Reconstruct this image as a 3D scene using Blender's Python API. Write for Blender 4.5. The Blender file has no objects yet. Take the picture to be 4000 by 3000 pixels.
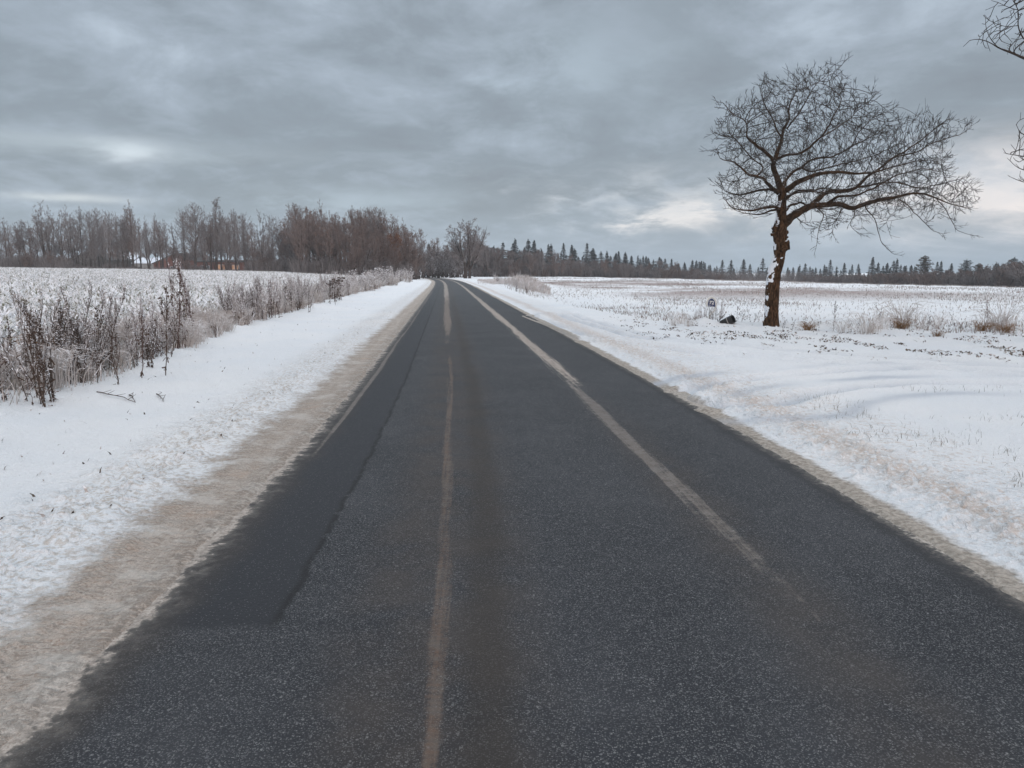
import bpy, math, random
import numpy as np
from mathutils import kdtree

# ------------------------------------------------------------------ camera, sky, sun
scene = bpy.context.scene
COL = scene.collection
F = 2856.0                      # focal length in photo pixels (4000 px wide)
PITCH = math.atan(440 / F)
H = 1.65
cam_d = bpy.data.cameras.new("camera")
cam_d.sensor_width = 36.0
cam_d.lens = 36.0 * F / 4000.0
cam_d.clip_start = 0.05
cam_d.clip_end = 6000
cam = bpy.data.objects.new("camera", cam_d)
cam.location = (0, 0, H)
cam.rotation_euler = (math.pi / 2 - PITCH, 0, 0)
COL.objects.link(cam)
scene.camera = cam
scene.view_settings.view_transform = 'Standard'
scene.view_settings.look = 'None'
scene.view_settings.exposure = 0.05
scene.view_settings.gamma = 1.0
scene.render.resolution_x = 1024
scene.render.resolution_y = 768
scene.cycles.max_bounces = 6
scene.cycles.diffuse_bounces = 3
scene.cycles.glossy_bounces = 2
scene.cycles.use_adaptive_sampling = True
scene.cycles.adaptive_threshold = 0.02

SUN_ELEV, SUN_ROT = math.radians(14), math.radians(155)


class NT:
    """small helper for node trees"""
    def __init__(s, tree):
        s.t = tree; s.n = tree.nodes; s.l = tree.links
    def node(s, typ, **kw):
        n = s.n.new(typ)
        for k, v in kw.items():
            setattr(n, k, v)
        return n
    def put(s, sock, v):
        if isinstance(v, bpy.types.NodeSocket):
            s.l.new(v, sock)
        elif isinstance(v, (tuple, list)):
            if len(v) == 3 and sock.type == 'RGBA':
                v = (*v, 1)
            sock.default_value = v
        else:
            sock.default_value = v
    def m(s, op, a, b=None, c=None, clamp=False):
        n = s.node('ShaderNodeMath', operation=op, use_clamp=clamp)
        s.put(n.inputs[0], a)
        if b is not None: s.put(n.inputs[1], b)
        if c is not None: s.put(n.inputs[2], c)
        return n.outputs[0]
    def vm(s, op, a, b=None):
        n = s.node('ShaderNodeVectorMath', operation=op)
        s.put(n.inputs[0], a)
        if b is not None: s.put(n.inputs[1], b)
        return n.outputs[1] if op in ('DOT_PRODUCT', 'LENGTH', 'DISTANCE') else n.outputs[0]
    def step(s, x, lo, hi):
        """smooth 0..1 between lo and hi"""
        n = s.node('ShaderNodeMapRange', interpolation_type='SMOOTHSTEP')
        if hi < lo:
            s.put(n.inputs['Value'], x); s.put(n.inputs['From Min'], hi); s.put(n.inputs['From Max'], lo)
            n.inputs['To Min'].default_value = 1; n.inputs['To Max'].default_value = 0
        else:
            s.put(n.inputs['Value'], x); s.put(n.inputs['From Min'], lo); s.put(n.inputs['From Max'], hi)
        return n.outputs['Result']
    def band(s, x, a, b, w):
        return s.m('MULTIPLY', s.step(x, a - w, a + w), s.step(x, b + w, b - w))
    def noise(s, vec, scale, detail=4, rough=0.55, dist=0.0, out='Fac'):
        n = s.node('ShaderNodeTexNoise')
        s.put(n.inputs['Vector'], vec)
        n.inputs['Scale'].default_value = scale
        n.inputs['Detail'].default_value = detail
        n.inputs['Roughness'].default_value = rough
        n.inputs['Distortion'].default_value = dist
        return n.outputs[out]
    def voronoi(s, vec, scale, out='Distance', feature='F1', rnd=1.0):
        n = s.node('ShaderNodeTexVoronoi', feature=feature)
        s.put(n.inputs['Vector'], vec)
        n.inputs['Scale'].default_value = scale
        n.inputs['Randomness'].default_value = rnd
        return n.outputs[out]
    def mix(s, f, a, b, blend='MIX'):
        n = s.node('ShaderNodeMix', data_type='RGBA', blend_type=blend)
        s.put(n.inputs[0], f); s.put(n.inputs[6], a); s.put(n.inputs[7], b)
        return n.outputs[2]
    def comb(s, x, y, z):
        n = s.node('ShaderNodeCombineXYZ')
        s.put(n.inputs[0], x); s.put(n.inputs[1], y); s.put(n.inputs[2], z)
        return n.outputs[0]
    def sep(s, v):
        n = s.node('ShaderNodeSeparateXYZ'); s.put(n.inputs[0], v)
        return n.outputs
    def bump(s, h, strength, dist):
        n = s.node('ShaderNodeBump')
        n.inputs['Strength'].default_value = strength
        n.inputs['Distance'].default_value = dist
        s.put(n.inputs['Height'], h)
        return n.outputs[0]


def pix_dir(px, py):
    u = (px - 2000) / F; v = (1500 - py) / F
    d = np.array([u, math.cos(PITCH) + v * math.sin(PITCH), -math.sin(PITCH) + v * math.cos(PITCH)])
    return d


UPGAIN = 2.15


def build_world():
    w = bpy.data.worlds.new("World")
    scene.world = w
    w.use_nodes = True
    t = NT(w.node_tree)
    t.n.clear()
    out = t.node('ShaderNodeOutputWorld')
    sky = t.node('ShaderNodeTexSky', sky_type='NISHITA')
    sky.sun_disc = False
    sky.sun_elevation = SUN_ELEV
    sky.sun_rotation = SUN_ROT
    sky.air_density = 1.0
    bg1 = t.node('ShaderNodeBackground'); t.put(bg1.inputs[0], sky.outputs[0]); bg1.inputs[1].default_value = 0.05
    d = t.node('ShaderNodeTexCoord').outputs['Generated']
    x, y, z = t.sep(d)
    zc = t.m('MAXIMUM', z, 0.0)
    # overcast layer seen in perspective: project the direction on a flat layer
    k = t.m('DIVIDE', 1.0, t.m('ADD', zc, 0.26))
    p = t.comb(t.m('MULTIPLY', x, k), t.m('MULTIPLY', y, k), 0.0)
    n1 = t.noise(p, 2.0, 8, 0.6, 0.4)
    n2 = t.noise(t.vm('ADD', p, (7.3, 2.1, 4.0)), 6.0, 8, 0.62, 0.3)
    n3 = t.noise(t.vm('ADD', p, (3.7, 9.1, 1.0)), 0.9, 3, 0.5, 0.0)
    c = t.m('ADD', t.m('MULTIPLY', n1, 0.55), t.m('ADD', t.m('MULTIPLY', n2, 0.25), t.m('MULTIPLY', n3, 0.2)))
    ramp = t.node('ShaderNodeValToRGB')
    e = ramp.color_ramp.elements
    e[0].position = 0.36; e[0].color = (0.265, 0.305, 0.350, 1)
    e[1].position = 0.68; e[1].color = (0.56, 0.65, 0.75, 1)
    q = e.new(0.47); q.color = (0.300, 0.352, 0.405, 1)
    q = e.new(0.56); q.color = (0.385, 0.450, 0.525, 1)
    t.put(ramp.inputs[0], c)
    col = ramp.outputs[0]
    # clearer blue-grey air close to the horizon
    hz = t.step(z, 0.11, 0.0)
    col = t.mix(t.m('MULTIPLY', hz, 0.62), col, (0.375, 0.475, 0.580))
    # breaks in the cloud, where the low light comes through
    def glow(px, py, rx, ry, colr, amt, col, wob=0.5):
        dd = pix_dir(px, py); dd = dd / np.linalg.norm(dd)
        az = math.atan2(dd[0], dd[1]); el = math.asin(dd[2])
        a = t.m('SUBTRACT', t.m('ARCTAN2', x, y), az)
        b = t.m('SUBTRACT', t.m('ARCSINE', z), el)
        wx = t.m('MULTIPLY', t.m('SUBTRACT', n2, 0.5), wob * 1.6)
        wy = t.m('MULTIPLY', t.m('SUBTRACT', n1, 0.5), wob * 1.6)
        a = t.m('ADD', t.m('DIVIDE', a, rx), wx); b = t.m('ADD', t.m('DIVIDE', b, ry), wy)
        r = t.m('ADD', t.m('MULTIPLY', a, a), t.m('MULTIPLY', b, b))
        g = t.m('MULTIPLY', t.m('EXPONENT', t.m('MULTIPLY', r, -1.0)), amt, clamp=True)
        return t.mix(g, col, colr)
    col = glow(2700, 840, 0.062, 0.020, (0.98, 0.93, 0.90), 1.25, col, 4.0)
    col = glow(2900, 790, 0.16, 0.030, (0.62, 0.67, 0.72), 0.5, col, 3.5)
    col = glow(4050, 730, 0.12, 0.035, (0.97, 0.90, 0.87), 1.5, col, 2.2)
    col = glow(3700, 690, 0.30, 0.022, (0.60, 0.65, 0.72), 0.55, col, 1.6)
    col = glow(3300, 830, 0.25, 0.02, (0.64, 0.67, 0.72), 0.35, col, 1.6)
    col = glow(500, 590, 0.035, 0.012, (0.80, 0.88, 0.95), 1.1, col, 1.8)
    col = glow(250, 560, 0.20, 0.012, (0.52, 0.60, 0.66), 0.6, col, 1.8)
    col = glow(280, 772, 0.055, 0.0045, (0.70, 0.75, 0.78), 0.8, col, 1.0)
    col = glow(2300, 270, 0.10, 0.05, (0.50, 0.60, 0.69), 0.55, col, 2.2)
    col = glow(1450, 780, 0.12, 0.014, (0.50, 0.60, 0.68), 0.5, col, 2.0)
    # the cloud deck overhead is brighter than near the horizon, as under any overcast
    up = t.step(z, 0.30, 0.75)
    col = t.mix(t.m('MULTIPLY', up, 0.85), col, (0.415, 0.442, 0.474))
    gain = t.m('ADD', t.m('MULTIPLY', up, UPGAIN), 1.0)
    # faint pink light of the low sun behind the camera
    back = t.m('MULTIPLY', t.step(y, -0.2, -0.9), t.step(z, 0.6, 0.0))
    col = t.mix(t.m('MULTIPLY', back, 0.7), col, (0.95, 0.72, 0.62))
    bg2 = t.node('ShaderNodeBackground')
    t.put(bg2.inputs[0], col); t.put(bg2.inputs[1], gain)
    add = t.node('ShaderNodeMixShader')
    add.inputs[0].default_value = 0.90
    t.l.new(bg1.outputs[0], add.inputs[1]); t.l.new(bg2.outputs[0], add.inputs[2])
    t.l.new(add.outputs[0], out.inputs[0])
    w.cycles.sampling_method = 'AUTOMATIC'


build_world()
sun_d = bpy.data.lights.new("sun", 'SUN')
sun_d.energy = 0.9
sun_d.angle = math.radians(14)
sun_d.color = (1.0, 0.78, 0.68)
sun = bpy.data.objects.new("sun", sun_d)
# light comes from behind the camera, low, a little to the right
_az = math.radians(155)
_v = np.array([math.sin(_az) * math.cos(SUN_ELEV), math.cos(_az) * math.cos(SUN_ELEV), math.sin(SUN_ELEV)])
from mathutils import Vector
sun.rotation_euler = Vector(_v).to_track_quat('Z', 'Y').to_euler()
COL.objects.link(sun)

# ------------------------------------------------------------------ helpers
rs = np.random.RandomState(7)


def interp_smooth():
    cl = [(-60, 1.2), (-40, 1.0), (0, .5), (3, .45), (6.5, .24), (10, -.02), (17, -.65), (25, -1.35), (34, -2.15), (47, -3.3), (60, -4.5),
          (85, -6.7), (130, -11.3), (165, -16.2), (200, -23.), (240, -34), (280, -48), (330, -70), (600, -230)]
    ys = np.arange(-60, 600, 0.5)
    xs = np.interp(ys, [a for a, b in cl], [b for a, b in cl])
    out = xs.copy()
    for win in (9, 9, 15):
        pad = np.pad(out, win // 2, mode='edge')
        out = np.convolve(pad, np.ones(win) / win, mode='valid')
    # wider smoothing far away
    far = out.copy()
    for win in (61, 61):
        pad = np.pad(far, win // 2, mode='edge')
        far = np.convolve(pad, np.ones(win) / win, mode='valid')
    w = np.clip((ys - 30) / 30, 0, 1)
    out = out * (1 - w) + far * w
    return ys, out


CY, CX = interp_smooth()
HW = 2.22        # half width of the asphalt


def xc(y):
    return np.interp(y, CY, CX)


_slope = np.gradient(CX, CY)
_arc = np.concatenate([[0], np.cumsum(np.hypot(np.diff(CX), np.diff(CY)))])


def lat(x, y):
    """signed distance from the centre line of the road (m), right positive"""
    return (x - xc(y)) / np.sqrt(1 + np.interp(y, CY, _slope) ** 2)


def gp(px, py, z=0.0):
    d = pix_dir(px, py)
    t = (z - H) / d[2]
    return d[0] * t, d[1] * t


def ray_at(px, py, depth):
    """point seen at photo pixel (px,py), at horizontal distance depth"""
    d = pix_dir(px, py)
    t = depth / d[1]
    return np.array([d[0] * t, depth, H + d[2] * t])


def _hash(ix, iy, seed):
    h = (ix.astype(np.int64) * 374761393 + iy.astype(np.int64) * 668265263 + seed * 974634777) & 0x7fffffff
    h = ((h ^ (h >> 13)) * 1274126177) & 0x7fffffff
    return ((h ^ (h >> 16)) & 0xffff) / 65535.0


def vnoise(x, y, seed=0):
    x = np.asarray(x, float); y = np.asarray(y, float)
    ix = np.floor(x); iy = np.floor(y)
    fx = x - ix; fy = y - iy
    fx = fx * fx * (3 - 2 * fx); fy = fy * fy * (3 - 2 * fy)
    a = _hash(ix, iy, seed); b = _hash(ix + 1, iy, seed); c = _hash(ix, iy + 1, seed); d = _hash(ix + 1, iy + 1, seed)
    return (a * (1 - fx) + b * fx) * (1 - fy) + (c * (1 - fx) + d * fx) * fy


def fbm(x, y, sc, oct=4, seed=0, gain=0.5):
    s = 0; a = 1; tot = 0
    for i in range(oct):
        s = s + a * (vnoise(x * sc + 13.7 * i, y * sc - 7.1 * i, seed + i) - 0.5)
        tot += a; a *= gain; sc *= 2.03
    return s / tot * 2


def sst(x, a, b):
    t = np.clip((x - a) / (b - a), 0, 1)
    return t * t * (3 - 2 * t)


BANK = np.array([gp(1500, 1330), gp(2500, 1262), gp(2765, 1262), gp(3013, 1275), gp(3400, 1290), gp(4000, 1330), gp(5200, 1400)])
BANK[0] = (BANK[1][0] - 1.8, 34)
BANK = np.vstack([[(-1.5, 60)], BANK])
RUT = np.array([gp(2150, 1235), gp(2420, 1318), gp(2900, 1372), gp(3400, 1405), gp(4000, 1445), gp(5000, 1500)])
RUT2 = np.array([gp(2860, 1560), gp(2960, 1530), gp(3150, 1495), gp(3450, 1478), gp(4000, 1480), gp(5000, 1510)])


def dist_poly(x, y, P):
    best = np.full(np.shape(x), 1e9); side = np.zeros(np.shape(x))
    for (ax, ay), (bx, by) in zip(P[:-1], P[1:]):
        dx, dy = bx - ax, by - ay
        L2 = dx * dx + dy * dy
        t = np.clip(((x - ax) * dx + (y - ay) * dy) / L2, 0, 1)
        ex = x - ax - t * dx; ey = y - ay - t * dy
        d = np.hypot(ex, ey)
        s = np.sign(dx * ey - dy * ex)
        m = d < best
        best = np.where(m, d, best); side = np.where(m, s, side)
    return best * side


def zbase(x, y):
    """broad shape of the land, road level = 0"""
    x = np.asarray(x, float); y = np.asarray(y, float)
    s = lat(x, y)
    tl = -s - HW
    zl = 2.25 * (1 - np.exp(-np.clip(tl - 3.0, 0, None) / 45.0)) * sst(y, -30, 20)
    zl = zl + 0.25 * fbm(x, y, 0.02, 2, 5) * sst(tl, 8, 30)
    zr = np.zeros_like(x)
    b = dist_poly(x, y, BANK)          # positive on the field side (left of the direction)
    zr = zr + 0.06 * np.exp(-(b / 0.75) ** 2) * sst(y, 8, 14) * sst(y, 60, 40) * (0.75 + 0.8 * fbm(x, y, 0.8, 3, 21))
    q = ((x - 23) * 150 + (y - 224) * 29) / 152.8
    q = q + 5 * fbm(x, y, 0.03, 2, 31)
    zr = zr - 4.5 * (1 - np.exp(-np.clip(q, 0, None) / 60.0)) * sst(y, -20, 30)
    zr = zr + 0.10 * fbm(x, y, 0.05, 2, 8) * sst(s, 6, 20)
    # low mound beside the road under the pale grass
    z = np.where(s < 0, zl, zr)
    mound = 0.5 * np.exp(-(((x - gp(2010, 1115)[0] - 1.0) / 2.8) ** 2 + ((y - 82) / 13) ** 2))
    return z + mound


HEAPS = [(*gp(3085, 1283), .20, .12), (*gp(2985, 1287), .22, .05), (*gp(2735, 1266), .35, .10), (*gp(2775, 1270), .4, .08), (*gp(2860, 1290), .5, .05), (*gp(3040, 1300), .5, .05)]


def ground_z(x, y):
    """snow surface with its small relief"""
    x = np.asarray(x, float); y = np.asarray(y, float)
    s = lat(x, y)
    z = zbase(x, y)
    tl = np.abs(s) - HW
    # snow verge: height above the asphalt grows away from its edge; the edge itself wanders
    edge = 0.05 * fbm(x, y, 1.6, 3, 50) + 0.03 * fbm(x, y, 9, 3, 51)
    te = tl + edge
    verge = -0.05 + 0.055 * sst(te, -0.12, 0.05) + 0.02 * sst(te, 0.2, 0.9)
    z = z + verge
    right = s > 0
    snow = sst(te, 0.05, 0.5)
    # crumbly ploughed lumps
    lump = np.clip(fbm(x, y, 7, 3, 60, 0.6), 0, 1)
    lz = np.where(right, sst(tl, 0.15, 0.35) * sst(tl, 1.6, 0.7), sst(tl, 0.65, 0.85) * sst(tl, 2.0, 1.0))
    z = z + 0.035 * lump * lz
    z = z + lz * sst(y, 45, 12) * (0.050 * np.clip(fbm(x, y, 10, 2, 81) - .05, 0, 1) + 0.035 * np.clip(fbm(x, y, 24, 2, 82) - .1, 0, 1))
    z = z + (0.012 * lz + 0.0035 * sst(tl, 0.1, 0.5)) * fbm(x, y, 19, 3, 67, 0.6) * sst(y, 40, 15)
    z = z + 0.010 * sst(te, 0.0, 0.1) * sst(tl, 0.9, 0.6) * fbm(x, y, 22, 2, 68, 0.6) * sst(y, 25, 10) * (~right)
    ridge = np.where(right, np.exp(-((tl - 0.45 - 0.1 * fbm(x, y, 0.5, 2, 61)) / 0.16) ** 2), np.exp(-((tl - 0.85 - 0.1 * fbm(x, y, 0.5, 2, 62)) / 0.22) ** 2))
    z = z + 0.03 * ridge * (0.6 + fbm(x, y, 3, 3, 63))
    z = z + snow * (0.05 * fbm(x, y, 0.45, 3, 64) + 0.012 * fbm(x, y, 3.0, 3, 65))
    # tyre tracks of the field entrance
    for P, offs in ((RUT, (-0.75, 0.75, 0.3, -1.3)), (RUT2, (-0.7, 0.7))):
        d = dist_poly(x, y, P) + 0.06 * fbm(x, y, 0.4, 2, 66)
        for o in offs:
            e = np.abs(d - o)
            z = z - 0.055 * np.exp(-(e / 0.14) ** 2) * (y > 3) + 0.035 * np.exp(-((e - 0.27) / 0.09) ** 2) * (y > 3)
    # rough tussocky ground on the bank and under the weeds
    b = dist_poly(x, y, BANK)
    rough = np.where(right, np.exp(-((b + 0.5) / 1.3) ** 2) * sst(y, 6, 12), sst(tl, 2.6, 4.2) * sst(tl, 9, 6))
    z = z + rough * 0.07 * fbm(x, y, 2.2, 4, 70, 0.6)
    # snow heaped round the foot of the oak and of the number sign
    for mx, my, mr, mh in HEAPS:
        z = z + mh * np.exp(-((x - mx) ** 2 + (y - my) ** 2) / (2 * mr * mr)) * (1 + 0.6 * fbm(x, y, 4, 2, 95))
    field = np.where(right, sst(b, 0.5, 2.5), sst(tl, 6, 9))
    z = z + field * 0.035 * fbm(x, y, 1.7, 3, 75, 0.6)
    return z


def mk_mesh(name, V, faces, mats, midx=None, smooth=False, uv=None):
    """faces: list of int arrays (n,k)"""
    me = bpy.data.meshes.new(name)
    V = np.asarray(V, np.float32)
    me.vertices.add(len(V)); me.vertices.foreach_set('co', V.ravel())
    tot = sum(f.size for f in faces); npoly = sum(len(f) for f in faces)
    me.loops.add(tot)
    me.loops.foreach_set('vertex_index', np.concatenate([f.ravel() for f in faces]).astype(np.int32))
    me.polygons.add(npoly)
    sizes = np.concatenate([np.full(len(f), f.shape[1]) for f in faces])
    starts = np.concatenate([[0], np.cumsum(sizes)[:-1]]).astype(np.int32)
    me.polygons.foreach_set('loop_start', starts)
    me.polygons.foreach_set('loop_total', sizes.astype(np.int32))
    if midx is not None:
        me.polygons.foreach_set('material_index', np.asarray(midx, np.int32))
    me.polygons.foreach_set('use_smooth', np.full(npoly, bool(smooth)))
    if uv is not None:
        l = me.uv_layers.new(name='UVMap')
        vi = np.concatenate([f.ravel() for f in faces])
        l.data.foreach_set('uv', np.asarray(uv, np.float32)[vi].ravel())
    me.update(calc_edges=True)
    for m in (mats if isinstance(mats, (list, tuple)) else [mats]):
        me.materials.append(m)
    return me


def link(name, me, parent=None, loc=None):
    o = bpy.data.objects.new(name, me)
    COL.objects.link(o)
    if parent is not None: o.parent = parent
    if loc is not None: o.location = loc
    return o


def tag(o, label=None, cat=None, group=None, kind=None):
    if label: o['label'] = label
    if cat: o['category'] = cat
    if group: o['group'] = group
    if kind: o['kind'] = kind
    return o


def empty(name, loc=(0, 0, 0), rz=0.0, sc=1.0):
    o = bpy.data.objects.new(name, None)
    o.empty_display_size = 0.2
    o.location = loc; o.rotation_euler = (0, 0, rz)
    o.scale = (sc, sc, sc) if not isinstance(sc, tuple) else sc
    COL.objects.link(o)
    return o


def copy_thing(src, loc, rz=0.0, sc=1.0, label=None, cat=None, group=None, tilt=(0, 0)):
    r = src.copy(); COL.objects.link(r)
    r.location = loc; r.rotation_euler = (tilt[0], tilt[1], rz)
    r.scale = (sc, sc, sc) if not isinstance(sc, tuple) else sc
    for ch in list(src.children):
        c = ch.copy(); COL.objects.link(c); c.parent = r
    tag(r, label, cat, group)
    return r


class MB:
    def __init__(s):
        s.V = []; s.Fs = []; s.M = []; s.n = 0
    def add(s, V, Fq, mi=0):
        V = np.asarray(V, float).reshape(-1, 3); Fq = np.asarray(Fq, int)
        s.V.append(V); s.Fs.append(Fq + s.n); s.M.append(np.full(len(Fq), mi)); s.n += len(V)
    def mesh(s, name, mats, smooth=False):
        return mk_mesh(name, np.concatenate(s.V), s.Fs, mats, np.concatenate(s.M), smooth)
    def segs(s, A, B, ra, rb, k=3, mi=0):
        """many tapered straight segments at once"""
        A = np.asarray(A, float); B = np.asarray(B, float)
        n = len(A)
        if n == 0: return
        ra = np.broadcast_to(ra, n); rb = np.broadcast_to(rb, n)
        D = B - A; L = np.linalg.norm(D, axis=1, keepdims=True); L[L == 0] = 1; D = D / L
        ref = np.where(np.abs(D[:, 2:3]) > 0.9, np.array([[1., 0, 0]]), np.array([[0, 0, 1.]]))
        U = np.cross(D, ref); U /= np.linalg.norm(U, axis=1, keepdims=True)
        W = np.cross(D, U)
        ang = np.arange(k) * 2 * np.pi / k
        ring = np.cos(ang)[None, :, None] * U[:, None, :] + np.sin(ang)[None, :, None] * W[:, None, :]
        Va = A[:, None, :] + ring * ra[:, None, None]; Vb = B[:, None, :] + ring * rb[:, None, None]
        V = np.concatenate([Va, Vb], axis=1).reshape(-1, 3)
        i = np.arange(k); j = (i + 1) % k
        q = np.stack([i, i + k, j + k, j], 1)[::1]
        Fq = (np.arange(n)[:, None, None] * 2 * k + q[None]).reshape(-1, 4)
        s.add(V, Fq, mi)
    def tube(s, P, R, k=8, mi=0, cap=True, rough=0.0, seed=0):
        P = np.asarray(P, float); n = len(P); R = np.broadcast_to(R, n).astype(float)
        T = np.gradient(P, axis=0); T /= np.linalg.norm(T, axis=1, keepdims=True)
        u = np.cross(T[0], [0.13, 1, 0.07]); u /= np.linalg.norm(u)
        V = []
        ang = np.arange(k) * 2 * np.pi / k
        rr = np.random.RandomState(seed)
        for i in range(n):
            u = u - T[i] * np.dot(u, T[i]); u /= np.linalg.norm(u)
            w = np.cross(T[i], u)
            r = R[i] * (1 + rough * (rr.rand(k) - 0.5) * 2)
            V.append(P[i] + (np.cos(ang) * r)[:, None] * u + (np.sin(ang) * r)[:, None] * w)
        V = np.concatenate(V)
        a = np.arange(k); b = (a + 1) % k
        Fq = np.concatenate([np.stack([a + i * k, b + i * k, b + (i + 1) * k, a + (i + 1) * k], 1) for i in range(n - 1)])
        s.add(V, Fq, mi)
        if cap:
            for i, sg in ((0, -1), (n - 1, 1)):
                c = V[i * k:(i + 1) * k]
                s.add(c, np.array([a if sg > 0 else a[::-1]]), mi)
    def quads(s, C, U, W, mi=0):
        """free quads with centre C and half axes U, W"""
        C = np.asarray(C, float)
        V = np.stack([C - U - W, C + U - W, C + U + W, C - U + W], 1).reshape(-1, 3)
        s.add(V, np.arange(len(C) * 4).reshape(-1, 4), mi)
    def box(s, x0, x1, y0, y1, z0, z1, mi=0):
        V = [(x0, y0, z0), (x1, y0, z0), (x1, y1, z0), (x0, y1, z0), (x0, y0, z1), (x1, y0, z1), (x1, y1, z1), (x0, y1, z1)]
        s.add(V, [(0, 3, 2, 1), (4, 5, 6, 7), (0, 1, 5, 4), (1, 2, 6, 5), (2, 3, 7, 6), (3, 0, 4, 7)], mi)


def mat(name, base=(0.5, 0.5, 0.5), rough=0.8, spec=0.3):
    m = bpy.data.materials.new(name)
    m.use_nodes = True
    t = NT(m.node_tree)
    b = m.node_tree.nodes['Principled BSDF']
    b.inputs['Base Color'].default_value = (*base, 1)
    b.inputs['Roughness'].default_value = rough
    b.inputs['Specular IOR Level'].default_value = spec
    return m, t, b


SNOW = (0.80, 0.84, 0.90)


def frost_mat(name, dark, mid, frost, sc=6.0, snow=0.5, snow_lo=0.2, rough=0.9, cover=0.5, obj_var=True):
    """bark, stems or leaves of two tones, rimed: white lies on the upper sides in patches"""
    m, t, b = mat(name, dark, rough, 0.15)
    P = t.node('ShaderNodeTexCoord').outputs['Object']
    n = t.noise(P, sc, 3, 0.6)
    c = t.mix(t.step(n, 0.35, 0.65), dark, mid)
    if obj_var:
        oi = t.node('ShaderNodeObjectInfo').outputs['Random']
        c = t.mix(t.m('MULTIPLY', oi, 0.45), c, tuple(v * 0.55 for v in mid))
    nz = t.sep(t.node('ShaderNodeNewGeometry').outputs['Normal'])[2]
    n2 = t.noise(P, sc * 2.3, 3, 0.65)
    f = t.m('ADD', t.m('MULTIPLY', nz, snow), t.m('SUBTRACT', n2, 1.0 - cover))
    f = t.step(f, snow_lo, snow_lo + 0.25)
    c = t.mix(f, c, frost)
    t.put(b.inputs['Base Color'], c)
    return m


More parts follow.
